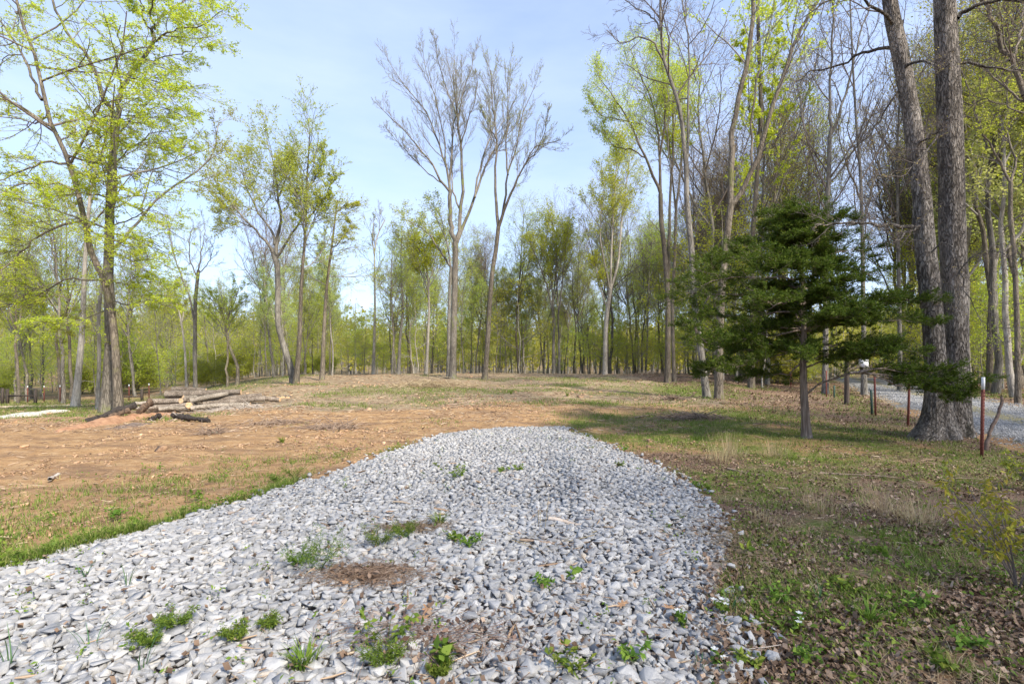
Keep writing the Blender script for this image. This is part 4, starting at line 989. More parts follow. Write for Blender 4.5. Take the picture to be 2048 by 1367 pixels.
KD = dict(yellow='slender tree with a yellow-green spring crown', green='slender tree with a fresh green crown', bare='tall bare tree with fine budding twigs',
          olive='tall thin tree with sparse olive leaves', pale='pale pole-like tree with thin tufts of leaves', sapling='low green sapling with level leafy sprays',
          young='young tree with bright yellow-green leaves to the ground', bush='low olive bush')
TREES = []
def woods(n, region, kinds, ylo, yhi, ulo, uhi, place, srange, rg, mind=1.6, ok=None, edge=0.0):
    tries = 0; made = 0
    while made < n and tries < n*60:
        tries += 1
        y = ylo+(yhi-ylo)*rg.random()**(1+edge); u = rg.uniform(ulo, uhi); x = u*y
        if ok is not None and not ok(x, y, u): continue
        if any((x-a)**2+(y-b)**2 < mind**2 for a, b in TREES): continue
        k = rg.choice([q for q, _ in kinds], p=np.array([w for _, w in kinds])/sum(w for _, w in kinds))
        small = k in ('sapling', 'young', 'bush')
        near = 'near' if y < (ylo+yhi)/2 else 'deep'
        place_tree(k, int(rg.integers(0, 2)), x, y, rg.uniform(*srange)*(1.0 if not small else rg.uniform(.8, 1.2)),
                   f'{KD[k]} {place}', {'bush': 'bush', 'sapling': 'sapling', 'young': 'young tree'}.get(k, 'tree'), f'{region}, {k} kind', rg)
        TREES.append((x, y)); made += 1
rg = np.random.default_rng(77)
for o in list(bpy.data.objects):
    if o.type == 'EMPTY' and o.parent is None: TREES.append((o.location.x, o.location.y))
TALLR = [('bare', 6), ('olive', 3), ('yellow', 1), ('pale', 1)]
UND = [('sapling', 4), ('young', 4), ('bush', 1)]
beyond = lambda x, y, u: lane_side(x, y) > 3.6
inner = lambda x, y, u: lane_side(x, y) < -4 and x > 11+0.0*y
woods(42, 'woods right of the lane', TALLR, 14, 48, .62, 1.11, 'in the woods right of the gravel lane', (.85, 1.15), rg, 1.8, beyond)
woods(34, 'undergrowth right of the lane', UND, 15, 45, .70, 1.11, 'under the tall woods right of the gravel lane', (.7, 1.2), rg, 1.5, beyond)
woods(10, 'woods beyond the bend of the lane', TALLR, 36, 60, .70, .92, 'beyond the bend of the lane', (.8, 1.1), rg, 1.5, beyond)
woods(16, 'undergrowth beyond the bend of the lane', [('sapling', 1), ('young', 1)], 36, 70, .68, .92, 'beyond the bend of the lane', (.9, 1.4), rg, 1.5, beyond)
woods(24, 'woods behind the cedar', TALLR, 31, 62, .40, .66, 'behind the cedar and left of the lane', (.8, 1.1), rg, 1.8)
woods(26, 'undergrowth behind the cedar', [('sapling', 4), ('young', 4), ('bush', 3)], 27, 56, .42, .70, 'low down behind the cedar', (.5, 1.1), rg, 1.4, lambda x, y, u: abs(lane_side(x, y)) > 3.6)
woods(30, 'woods right of centre', [('bare', 2), ('olive', 3), ('yellow', 3), ('green', 2), ('pale', 1)], 50, 90, .18, .45, 'in the woods behind the right half of the clearing', (.65, 1.0), rg, 1.8, edge=.5)
woods(60, 'wood behind the clearing', [('yellow', 3), ('green', 3), ('olive', 2), ('pale', 5), ('bare', 2)], 52, 92, -.22, .2, 'in the wood line behind the middle of the clearing', (.48, .82), rg, 1.8, lambda x, y, u: u > -.10 or rg.random() < .5, edge=.5)
woods(56, 'saplings behind the clearing', [('sapling', 4), ('young', 5)], 50, 80, -.3, .45, 'low at the far edge of the clearing', (.6, 1.0), rg, 1.3, lambda x, y, u: not -.34 < u < -.27, edge=.5)
woods(32, 'wood left of centre', [('yellow', 4), ('green', 3), ('pale', 3), ('olive', 1), ('bare', 1)], 40, 85, -.52, -.24, 'behind the left part of the clearing', (.44, .70), rg, 1.8, lambda x, y, u: not -.36 < u < -.27, edge=.4)
woods(30, 'saplings left of centre', UND, 46, 85, -.6, -.28, 'low behind the left part of the clearing', (.6, 1.0), rg, 1.6)
woods(34, 'wood beyond the log pile', [('yellow', 4), ('green', 3), ('bare', 2), ('olive', 2)], 42, 95, -.85, -.52, 'in the valley wood beyond the log pile', (.42, .68), rg, 1.8)
woods(24, 'wood at the left edge', [('yellow', 4), ('green', 4), ('olive', 2)], 34, 70, -1.1, -.84, 'in the wood at the left edge of the picture', (.5, .8), rg, 1.8)
woods(50, 'undergrowth on the left', [('sapling', 4), ('young', 4), ('bush', 4)], 40, 80, -1.1, -.55, 'low in the wood on the left', (.6, 1.1), rg, 1.6)
# trees just out of the frame on the right: they shade the ground there
for k, (x, y) in enumerate(((18, -8), (22, -3), (24, -12), (29, 0), (15, -14))):
    place_tree(['olive', 'bare', 'yellow'][k % 3], k % 2, x, y, 1.0, f'{KD[["olive", "bare", "yellow"][k % 3]]} standing beyond the lane outside the right edge', 'tree', 'trees beside the camera across the lane', rg)

# far wood on the rising ground: nobody could count it
def far_wood():
    rg = np.random.default_rng(88); n = 2900
    y = rg.uniform(88, 300, n)**1.0; u = rg.uniform(-1.35, 1.35, n); x = u*y
    h = rg.uniform(7, 15, n)*np.where(np.abs(u) > .35, 1.1, .95); z = gz(x, y)
    A = Acc(); P = np.stack([np.stack([x, y, z-.2], 1), np.stack([x+rg.normal(0, .3, n), y, z+h*.5], 1), np.stack([x+rg.normal(0, .5, n), y, z+h*.95], 1)], 1)
    V, Q = tubes(P, np.array([.16, .12, .04])[None]*np.ones((n, 1)), 4); 
    m = 120; k = np.repeat(np.arange(n), m)
    c = rg.normal(0, 1, (n*m, 3)); c /= np.linalg.norm(c, axis=1, keepdims=True); c *= rg.random((n*m, 1))**.4
    pos = np.stack([x[k]+c[:, 0]*2.6, y[k]+c[:, 1]*2.6, z[k]+h[k]*.58+c[:, 2]*h[k]*.46], 1)
    B = pos[:, None, :]+np.array([[0, 0, 0], [0, 0, .1]])[None]
    V2, Q2, a = leaves(B, 1, .62, rg, 0, 0, .1, .8)
    tone = np.repeat(np.clip(rg.random(n)[k]*.75+rg.random(n*m)*.35, 0, 1), 4)
    VV = np.concatenate([V, V2]); QQ = np.concatenate([Q, Q2+len(V)]); mi = np.concatenate([np.zeros(len(Q)), np.ones(len(Q2))])
    o = build('far_wood', VV, QQ, [bark_twig, leafmat('far_leaf', (0.46, 0.40, 0.11), (0.50, 0.53, 0.07), (0.64, 0.64, 0.12), .55)], attrs={'rnd': np.concatenate([np.zeros(len(V)), tone])}, mi=mi)
    tag(o, 'far spring wood on the rising ground beyond the valley', 'wood', kind='stuff')
far_wood()

# ------------------------------------------------------------------ the log pile, the burnt wood and the fire heap
log_bark = bark('log_bark', (0.13, 0.10, 0.075), (0.36, 0.30, 0.24), 9, zs=1.0, bs=0.7)
log_pale = bark('pale_log_bark', (0.17, 0.14, 0.105), (0.38, 0.33, 0.27), 8, zs=1.0, bs=0.5)
def cut_mat():
    m, t, b, o = M('cut_wood')
    v = coord(t, (1, 1, 1)); w = N(t, 'ShaderNodeTexNoise', Scale=14.0, Detail=5.0); t.links.new(v, w.inputs['Vector'])
    col = ramp(t, w.outputs['Fac'], [(0.3, (0.42, 0.24, 0.11)), (0.6, (0.66, 0.46, 0.27)), (0.8, (0.76, 0.6, 0.42))])
    t.links.new(col, b.inputs['Base Color']); b.inputs['Roughness'].default_value = 0.85; return m
cut = cut_mat()
char_mat = simple('charred_wood', (0.012, 0.011, 0.010), (0.07, 0.055, 0.045), 26, 0.8, 0.9)
char_brown = simple('half_burnt_wood', (0.03, 0.022, 0.016), (0.20, 0.13, 0.085), 12, 0.85, 0.9)
def log(x0, y0, x1, y1, d0, d1, w0, w1, label, bk, group='felled logs in the pile', bend=0.04, seed=0):
    rg = np.random.default_rng(500+seed)
    a = np.array(px2(x0, y0, d0)); b = np.array(px2(x1, y1, d1)); K = 16; s = np.linspace(0, 1, K)[:, None]
    side = np.array([0, 1., 0])*rg.choice([-1, 1])
    P = a+(b-a)*s+side*bend*np.sin(s*math.pi)*2+np.array([0, 0, 1.])*rg.normal(0, bend*.4)*np.sin(s*math.pi*1.5)
    Rr = np.linspace(w0*d0/F/2, w1*d1/F/2, K)*1.22*(1+rg.normal(0, .03, K))
    r = bpy.data.objects.new('log', None); C.objects.link(r); r.location = a; tag(r, label, 'log', group)
    V, Q = tubes((P-a)[None], Rr[None], 18, .03); build('bark', V, Q, bk, r, smooth=True)
    # both sawn ends, slightly inside the bark
    A = Acc(); S = 18
    for end in (0, -1):
        ring = V.reshape(K, S, 3)[end]; c = ring.mean(0); ax = norm((P[-1]-P[0])[None])[0]*(1 if end else -1)
        inner = c+(ring-c)*.86+ax*.006; ring2 = c+(ring-c)*.985+ax*.004
        VV = np.concatenate([ring2, inner, [c+ax*.006]]); i = np.arange(S); j = (i+1) % S
        A.add(VV, np.stack([i, j, j+S, i+S], 1)); A.add(VV, np.stack([i+S, j+S, np.full(S, 2*S)], 1))
    A.obj('cut_end', cut, r)
    return r
LOGS = [
  (331, 788, 482, 784, 19.5, 20.2, 13, 8.5, 'longest thick log lying on top of the pile', log_bark), (343, 778, 412, 780, 21.2, 21.6, 9, 7, 'grey log lying behind the top log of the pile', log_bark),
  (380, 801, 455, 787, 18.7, 19.6, 11, 7, 'pale crooked log sloping up across the front of the pile', log_pale), (402, 799, 524, 792, 19.3, 20.2, 9, 8, 'long thin brown log reaching right from under the sloping pale log', log_bark),
  (298, 803, 378, 801, 18.9, 19.2, 10, 8, 'brown log sticking out left in the second layer of the pile', log_bark), (299, 814.5, 374, 810, 18.4, 18.8, 8, 7, 'lower left brown log at the front of the pile', log_bark),
  (378, 810, 398, 806, 18.4, 20.2, 10, 9, 'short log with its round sawn end facing the viewer', log_bark), (382, 816, 501, 807, 18.3, 19.0, 8, 7, 'pale log lying on the ground along the front of the pile', log_pale),
  (405, 807, 532, 797, 19.0, 20.2, 9, 8, 'long grey log low on the right of the pile', log_bark), (318, 818, 379, 816, 18.2, 18.5, 8, 7, 'short pale log on the ground at the front left of the pile', log_pale),
  (272, 806, 300, 805, 19.4, 19.5, 6, 6, 'small pale log poking out at the far left of the pile', log_pale), (264, 815, 304, 817, 18.6, 18.7, 6, 5, 'thin pale log at the left foot of the pile', log_pale),
  (366, 794, 392, 795, 18.9, 19.4, 8, 7, 'stubby log wedged below the top log', log_pale), (362, 801, 384, 801, 18.75, 19.3, 8.5, 8, 'stubby brown log at the middle of the pile', log_bark),
  (440, 793, 560, 799, 20.4, 20.4, 9, 7, 'log reaching farthest right behind the pile', log_bark), (300, 809, 420, 806, 19.6, 19.8, 10, 9, 'log in the shadow of the middle of the pile', log_bark),
  (340, 797, 430, 797, 20.0, 20.3, 12, 10, 'thick log under the top log', log_bark), (330, 806, 470, 803, 20.4, 20.6, 11, 9, 'rear log at the bottom of the pile', log_bark),
  (345, 790, 440, 791, 20.8, 21.0, 10, 9, 'rear log in the upper layer of the pile', log_bark), (430, 800, 500, 797, 19.9, 20.1, 9, 8, 'log filling the right side of the pile', log_bark)]
for k, a in enumerate(LOGS): log(*a, seed=k)
for k, (x, y, w, lb, bk) in enumerate(((546, 799, 10, 'dark round of sawn log right of the pile', char_brown), (557, 798, 9, 'orange sawn log round, second right of the pile', log_bark), (566, 797, 9, 'sawn log round, third right of the pile', log_bark), (576, 797, 8, 'small sawn log round farthest right of the pile', log_bark))):
    d = 21.5; log(x, y, x+3, y-2, d, d+.45, w, w, lb, bk, 'sawn rounds beside the pile', 0.0, 50+k)
def heap(name, pts, mat, label, cat, seed, h, wd):
    """a low ridge of soil along a ground line"""
    rg = np.random.default_rng(seed); n, m = 60, 18
    c = resample([(*onground(a, b)[:2], 0) for a, b in pts], n)[:, :2]; tan = norm(np.gradient(c, axis=0)); nr = np.stack([-tan[:, 1], tan[:, 0]], 1)
    s = np.linspace(-1, 1, m); f = np.sin(np.linspace(0, math.pi, n))**.5
    XY = c[:, None]+nr[:, None]*s[None, :, None]*(wd*f)[:, None, None]
    nz_ = fbm(XY[..., 0], XY[..., 1], .35, seed)
    Z = gz(XY[..., 0], XY[..., 1])-.05+(1-s[None]**2)*(h*f)[:, None]*(0.5+nz_)+.05*nz_
    i = np.arange(n*m).reshape(n, m); Q = np.stack([i[:-1, :-1], i[:-1, 1:], i[1:, 1:], i[1:, :-1]], -1).reshape(-1, 4)
    o = build(name, np.concatenate([XY, Z[..., None]], -1), Q, mat, smooth=True); tag(o, label, cat); return o
heap('dirt_heap', [(112, 864), (175, 852), (235, 842), (285, 836), (330, 832), (352, 836)], simple('red_dirt', (0.24, 0.12, 0.065), (0.46, 0.27, 0.155), 7, 0.95, .8), 'low ridge of orange-red dirt in front of the log pile', 'dirt heap', 3, .17, .42)
heap('ash_heap', [(205, 860), (235, 856), (270, 850), (300, 846)], simple('ash', (0.05, 0.04, 0.035), (0.28, 0.2, 0.15), 10, 0.95, .8), 'dark scorched soil at the foot of the orange dirt', 'ash', 4, .07, .35)
def slab(name, x0, y0, x1, y1, d0, d1, w0, w1, mat, label, seed, thick=.35):
    rg = np.random.default_rng(seed); K, S = 30, 14
    a = np.array(px2(x0, y0, d0)); b = np.array(px2(x1, y1, d1)); s = np.linspace(0, 1, K)[:, None]
    P = a+(b-a)*s+rg.normal(0, .012, (K, 3)); ax = norm((b-a)[None])[0]; up = norm(np.cross(np.cross(ax, [0, 0, 1.]), ax)[None])[0]; si = np.cross(ax, up)
    R_ = np.linspace(w0*d0/F/2, w1*d1/F/2, K)*(1+.22*np.sin(s[:, 0]*11+seed))
    an = np.arange(S)*2*math.pi/S; cr = 1+rg.normal(0, .13, (K, S))
    V = P[:, None]+R_[:, None, None]*cr[..., None]*(up*np.cos(an)[None, :, None]+si*np.sin(an)[None, :, None]*thick*2)
    i = np.arange(K*S).reshape(K, S); j = np.roll(i, -1, 1); Q = np.stack([i[:-1], j[:-1], j[1:], i[1:]], -1).reshape(-1, 4)
    A = Acc(); A.add(V, Q); A.add(V, np.array([list(i[0])[::-1]])); A.add(V, np.array([list(i[-1])]))
    o = A.obj(name, mat); tag(o, label, 'burnt log', None); return o
slab('charred_log', 172, 844, 272, 809, 14.6, 15.6, 10, 16, char_mat, 'long black charred log sloping up out of the orange dirt', 1, .3)
slab('charred_log', 185, 850, 258, 820, 14.4, 15.4, 8, 12, char_brown, 'brown half-burnt log under the long sloping black one', 2, .3)
slab('charred_log', 277, 824, 301, 804, 16.0, 17.0, 13, 14, char_brown, 'short upright charred stub leaning at the left end of the pile', 3, .3)
slab('charred_log', 345, 830, 419, 841, 14.9, 14.4, 11, 8, char_mat, 'black charred log lying to the right of the dirt ridge', 4, .4)
slab('charred_log', 298, 841, 322, 829, 15.0, 15.3, 9, 10, char_mat, 'stubby black charred log half buried in the dirt ridge', 5, .4)
def stick(name, pts, d, w0, w1, mat, label, cat='stick', seed=1, forks=3, flen=.3, K=14, group=None, z=None):
    """a loose stick or snag given in photo points at distance d"""
    rg = np.random.default_rng(seed); Pp, Rr = limb(pts, d, w0, w1, 0, K)
    if z is not None:
        for k in range(K): Pp[k, 2] = z(Pp[k, 0], Pp[k, 1])
    Pp[1:-1] += rg.normal(0, .006, Pp[1:-1].shape)
    A = Acc(); V, Q = tubes(Pp[None], Rr[None]*(1+rg.normal(0, .06, K)), 9, .08); A.add(V, Q)
    if forks:
        g = grow(Pp[None], Rr[None], forks, flen, .8, .2, 6, 0, .15, rg, lmin=.03); V, Q = tubes(g[0], g[1], 5); A.add(V, Q)
    o = A.obj(name, mat, smooth=True); tag(o, label, cat, group); return o
def gstick(a, b, w0, w1, mat, label, seed, grav=True, lift=.02, bend=.02, forks=1, name='stick', cat='stick'):
    """a stick lying on the ground between two photo points"""
    rg = np.random.default_rng(seed); fn = gravz if grav else gz; A0 = onground(*a, grav); B0 = onground(*b, grav); K = 12
    s = np.linspace(0, 1, K)[:, None]; P = np.array(A0)+(np.array(B0)-np.array(A0))*s; nrm = norm(np.array([[-(B0[1]-A0[1]), B0[0]-A0[0], 0]]))
    P = P+nrm*np.sin(s*math.pi)*bend+rg.normal(0, .003, (K, 3)); 
    P[:, 2] = np.maximum.accumulate(fn(P[:, 0], P[:, 1]))*0+fn(P[:, 0], P[:, 1])+lift+.01*np.sin(s[:, 0]*5+seed)
    Rr = np.linspace(w0*A0[1]/F/2, w1*B0[1]/F/2, K)*(1+rg.normal(0, .1, K))
    A = Acc(); V, Q = tubes(P[None], Rr[None], 9, .12); A.add(V, Q)
    if forks: g = grow(P[None], Rr[None], forks, .3, .6, .2, 6, 0, .1, rg, lmin=.03, flat=.2); V, Q = tubes(g[0], g[1], 5); A.add(V, Q)
    o = A.obj(name, mat, smooth=True); tag(o, label, cat); return o
grey_stick = simple('weathered_wood', (0.30, 0.25, 0.20), (0.56, 0.49, 0.42), 9, .9, .5, stretch=(1, 1, 1))
brown_stick = simple('brown_dead_wood', (0.16, 0.11, 0.08), (0.38, 0.28, 0.20), 9, .9, .5)
gstick((1098, 1046), (1170, 1056), 9, 5, simple('driftwood', (.46, .36, .27), (.70, .58, .46), 9, .9, .5), 'pale bleached piece of wood lying on the gravel right of the middle', 1)
gstick((1040, 1086), (1225, 1099), 5, 2, brown_stick, 'thin brown stick lying across the gravel below the bleached piece', 2)
gstick((735, 1140), (832, 1147), 5, 2.5, brown_stick, 'dark stick beside the dead-leaf hollow in the gravel', 3)
gstick((818, 1270), (930, 1318), 11, 7, brown_stick, 'weathered brown stick at the bottom of the gravel', 4, bend=.01)
gstick((1178, 1184), (1182, 1186), 2, 2, brown_stick, 'tiny twig on the right of the gravel', 5, forks=0)
gstick((532, 1150), (540, 1190), 6, 4, grey_stick, 'short forked pale stick on the left half of the gravel', 6, forks=2)
gstick((262, 1120), (330, 1095), 5, 2, grey_stick, 'pale stick on the gravel behind the onion grass', 7)
gstick((1360, 1350), (1560, 1300), 2, 1.2, grey_stick, 'thin pale creeper stem over the lower right edge of the gravel', 8, bend=.06)
gstick((1455, 940), (1530, 955), 4, 2, brown_stick, 'brown stick in the grass right of the gravel', 9, False)
gstick((1640, 948), (1790, 958), 4, 2, brown_stick, 'long brown fallen branch lying in the grass on the right', 10, False, forks=4)
gstick((1890, 958), (1965, 962), 3, 1.5, brown_stick, 'short brown branch lying beyond the yellow shrub', 11, False)
gstick((1270, 836), (1320, 828), 3, 1.5, brown_stick, 'small brown stick in the grass behind the gravel', 12, False)
gstick((890, 812), (960, 800), 4, 2, brown_stick, 'dark branch lying on the bare dirt in the middle distance', 13, False, forks=4)
gstick((100, 962), (118, 950), 7, 5, grey_stick, 'pale wood chunk on the orange dirt at the left', 14, False, forks=0)
for k, (p, d) in enumerate((('320,838 336,826 352,838 366,850', 14.9), ('345,824 360,834 372,848', 14.8), ('330,845 348,838 375,832', 14.8), ('300,838 318,846 340,848', 14.7))):
    stick('twisted_root', p, d, 1.6, .8, grey_stick, ['arching grey root over the dirt ridge', 'grey root curving down right of the dirt ridge', 'straight thin grey root on the dirt ridge', 'grey root at the left foot of the dirt ridge'][k], 'root', 20+k, 4, .4)
def brush(px, py, n, rad, h, label, seed, mat, w=.008):
    rg = np.random.default_rng(seed); x, y, z = onground(px, py); c = np.stack([x+rg.normal(0, rad, n), y+rg.normal(0, rad*.5, n)], 1)
    zz = gz(c[:, 0], c[:, 1])+np.abs(rg.normal(0, h, n))*np.exp(-((c[:, 0]-x)/rad)**2*.6); a = rg.uniform(0, 6.28, n); L = rg.uniform(.12, .55, n)
    d = np.stack([np.cos(a), np.sin(a), rg.normal(0, .25, n)], 1)*L[:, None]; p0 = np.stack([c[:, 0], c[:, 1], zz], 1)
    P = np.stack([p0-d, p0-d*.3+rg.normal(0, .03, (n, 3)), p0+d*.3+rg.normal(0, .03, (n, 3)), p0+d], 1)
    V, Q = tubes(P, w*rg.uniform(.5, 1.8, (n, 1))*np.array([[1, .9, .8, .4]]), 4); o = build('brush_pile', V, Q, mat, attrs={'rnd': np.repeat(rg.random(n), 16)}); tag(o, label, 'brush pile'); return o
brush(868, 774, 900, 1.3, .22, 'low heap of cut twigs left of the big bare tree', 1, chip_mat)
brush(1385, 838, 380, .5, .07, 'small heap of brown twigs in the grass behind the gravel tip', 2, brown_stick)
brush(1345, 800, 160, .3, .08, 'little clump of dead twigs on the dirt bank at the right', 3, brown_stick)
brush(1300, 752, 400, 1.2, .15, 'scraped-up twigs on the crest at the far edge of the clearing', 4, chip_mat)
brush(1095, 1108, 170, .11, .008, 'flat tangle of brown straw on the gravel under the thin stick', 5, dry_mat, .0022)
brush(330, 822, 260, .9, .05, 'bark scraps and twigs around the foot of the log pile', 9, brown_stick, .008)
brush(470, 818, 220, 1.0, .04, 'splinters and twigs in front of the right end of the logs', 10, grey_stick, .007)
brush(425, 866, 70, .18, .03, 'small dark knot of twigs on the orange dirt', 6, brown_stick, .006)
brush(665, 856, 180, .45, .03, 'dark scraps of bark on the dirt in the middle distance', 7, brown_stick, .008)
brush(560, 848, 120, .5, .04, 'grey scraps strewn over the dirt right of the charred log', 8, brown_stick, .008)

# ------------------------------------------------------------------ fence posts, gates, box
rust = simple('rusty_red_paint', (0.10, 0.03, 0.022), (0.26, 0.085, 0.06), 30, .75, .5)
green_post = simple('dark_green_paint', (0.02, 0.05, 0.035), (0.06, 0.11, 0.08), 30, .6, .3)
white_paint = simple('white_paint', (0.55, 0.56, 0.58), (0.80, 0.80, 0.80), 25, .6, .3)
old_wood = simple('old_dark_wood', (0.03, 0.025, 0.02), (0.13, 0.10, 0.08), 10, .9, .8, stretch=(1, 1, .15))
def box_v(x0, x1, y0, y1, z0, z1):
    V = [(x, y, z) for z in (z0, z1) for y in (y0, y1) for x in (x0, x1)]
    return V, [(0, 2, 3, 1), (4, 5, 7, 6), (0, 1, 5, 4), (2, 6, 7, 3), (0, 4, 6, 2), (1, 3, 7, 5)]
def tpost(x, y, h, label, mat, tip=0.0, lean=0.0, rz=.4, s=1.0):
    g = zg(x, y); r = empty('fence_post', (x, y, g), label, 'fence post', 'metal posts along the lane', rz); r.rotation_euler = (lean*.3, lean, rz)
    A = Acc(); w, dp, th = .021*s, .036*s, .006*s
    for b in ((-w, w, -th, 0, -.1, h-tip), (-th/2, th/2, 0.0005, dp, -.1, h-tip-.004)): V, Q = box_v(*b); A.add(V, Q)
    for k in range(int((h-.15)/.06)):
        V, Q = box_v(-.009*s, .009*s, -th-.008*s, -th-.0005, .12+k*.06, .135+k*.06)
        if .135+k*.06 < h-tip: A.add(V, Q)
    A.obj('post', mat, r)
    if tip:
        A = Acc()
        for b in ((-w-.001, w+.001, -th-.001, .001, h-tip+.001, h), (-th/2, th/2, .002, dp, h-tip+.001, h)): V, Q = box_v(*b); A.add(V, Q)
        A.obj('painted_top', white_paint, r)
    return r
for (bx, by, d, h, lb, tip, ln, mt) in ((1965, 915, 8.6, 1.42, 'nearest rusty red post with a white painted top right of the oak', .22, .02, rust),
      (1817, 850, 13.2, 1.35, 'rusty red post just left of the oak roots', 0, .03, rust), (1752, 831, 15.6, 1.35, 'rusty red post beside the short green stake', 0, -.03, rust),
      (1653, 790, 24, 1.3, 'far rusty post seen behind the cedar trunk', 0, 0, rust), (1582, 782, 30, 1.3, 'rusty post farther left behind the cedar trunk', 0, 0, rust), (1540, 780, 34, 1.3, 'farthest rusty post under the left boughs of the cedar', 0, 0, rust)):
    tpost((bx-CX)/F*d, d, h, lb, mt, tip, ln, .4, 1.05 if d < 9 else 1.2)
tpost((1745-CX)/F*15.8, 15.8, .82, 'short dark green stake beside a rusty red post', green_post, 0, -.04, .4, 1.4)
tpost((1669-CX)/F*23, 23, .62, 'short dark stake between the cedar and the wooden post', green_post, 0, 0, .4, 1.6)
def wood_post(name, x, y, h, r0, label, cat='fence post', top=0.9, lean=0.0):
    g = zg(x, y); K = 12; P = np.stack([np.linspace(0, lean, K), np.zeros(K), np.linspace(-.12, h, K)], 1); Rr = r0*np.linspace(1.08, top, K)
    A = Acc(); V, Q = tubes(P[None], Rr[None], 12, .06); A.add(V, Q); A.add(V, np.array([list(range((K-1)*12, K*12))]))
    o = A.obj(name, old_wood, smooth=False, loc=(x, y, g)); tag(o, label, cat); return o
wood_post('wooden_post', (1693-CX)/F*19.5, 19.5, 1.75, .085, 'thick dark wooden post between the cedar and the lane')
stick('broken_branch', '1972,900 1976,880 1984,855 1992,838 2000,815 2005,800 2003,792', 8.7, 11, 7, simple('dark_snag', (.05, .035, .028), (.24, .17, .13), 14, .9, .8), 'dark broken branch leaning against the nearest red post', 'branch', 31, 5, .16)
def gate(x0, x1, yb, d, h, rails, label, posts=(0, 1), cl=False):
    a = (x0-CX)/F*d; b = (x1-CX)/F*d; g = min(zg(a, d), zg(b, d)); r = empty('gate', (a, d, g), label, 'gate')
    for f in posts:
        A = Acc(); V, Q = box_v((b-a)*f-.07, (b-a)*f+.07, -.07, .07, -.2, h+.12); A.add(V, Q); A.obj('post', old_wood, r)
    A = Acc()
    for z in rails: V, Q = box_v(.075, b-a-.075, -.03, .03, h*z-.05, h*z+.05); A.add(V, Q)
    A.obj('rail', old_wood, r); return r
gate(15, 71, 806, 34, .95, (.62,), 'low dark wooden rail gate at the left edge of the picture')
gate(-16, 5, 806, 33, 1.0, (.3, .6, .85), 'dark gate end cut off by the left edge of the picture')
gate(236, 284, 797, 38, .85, (.45,), 'low brown rail gate seen behind the big forked tree')
for k, (x, y) in enumerate(((258, 788), (298, 786), (120, 796), (88, 800), (55, 800))):
    d = 38; xx = (x-CX)/F*d; tpost(xx, d, 1.3, ['thin post with a pale top behind the gate right of the big forked tree', 'thin post with a pale top left of the log pile', 'thin far post left of the pale grey trunk', 'thin far post right of the rail gate', 'thin far post behind the rail gate'][k], rust, .15, 0, 0, 1.6)
def nest_box(px, py, d):
    x, y, z = px2(px, py, d); r = empty('tree_box', (x, y, z), 'small pale box fixed to a trunk beyond the lane', 'box')
    A = Acc(); V, Q = box_v(-.17, .17, -.12, .12, -.22, .2); A.add(V, Q); A.obj('box', white_paint, r)
    A = Acc(); V = [(-.2, -.16, .203), (.2, -.16, .203), (.2, .16, .203), (-.2, .16, .203), (-.2, -.16, .235), (.2, -.16, .235), (.2, .16, .30), (-.2, .16, .30)]
    A.add(V, [(0, 3, 2, 1), (4, 5, 6, 7), (0, 1, 5, 4), (1, 2, 6, 5), (2, 3, 7, 6), (3, 0, 4, 7)]); A.obj('lid', old_wood, r)
    A = Acc(); V, Q = box_v(-.06, .06, .12, .2, -.35, .3); A.add(V, Q); A.obj('bracket', old_wood, r)
nest_box(1727, 725, 24.6)

# ------------------------------------------------------------------ plants one can tell apart
def tuft(x, y, z, h, n, mat, rg, spread=.5, w=.005, name='blades', parent=None, rad=.03):
    X = rg.normal(0, rad, n); Y = rg.normal(0, rad, n); a = np.arctan2(Y, X)+rg.normal(0, .5, n); hh = h*rg.uniform(.5, 1.1, n); K = 6
    s = np.linspace(0, 1, K)[None, :]; o = (spread*hh)[:, None]*s**1.7
    P = np.stack([X[:, None]+np.cos(a)[:, None]*o, Y[:, None]+np.sin(a)[:, None]*o, hh[:, None]*(s-.25*s**3*spread)], -1)
    sd = np.stack([-np.sin(a), np.cos(a), 0*a], 1)[:, None]; ww = (w*np.array([1, 1, .9, .75, .5, .1]))[None, :, None]
    V = np.stack([P-sd*ww, P+sd*ww], 2).reshape(-1, 3); i = (np.arange(n)[:, None]*K+np.arange(K-1)[None])*2
    Q = np.stack([i, i+1, i+3, i+2], -1).reshape(-1, 4)
    return V, Q, np.repeat(rg.random(n), K*2)
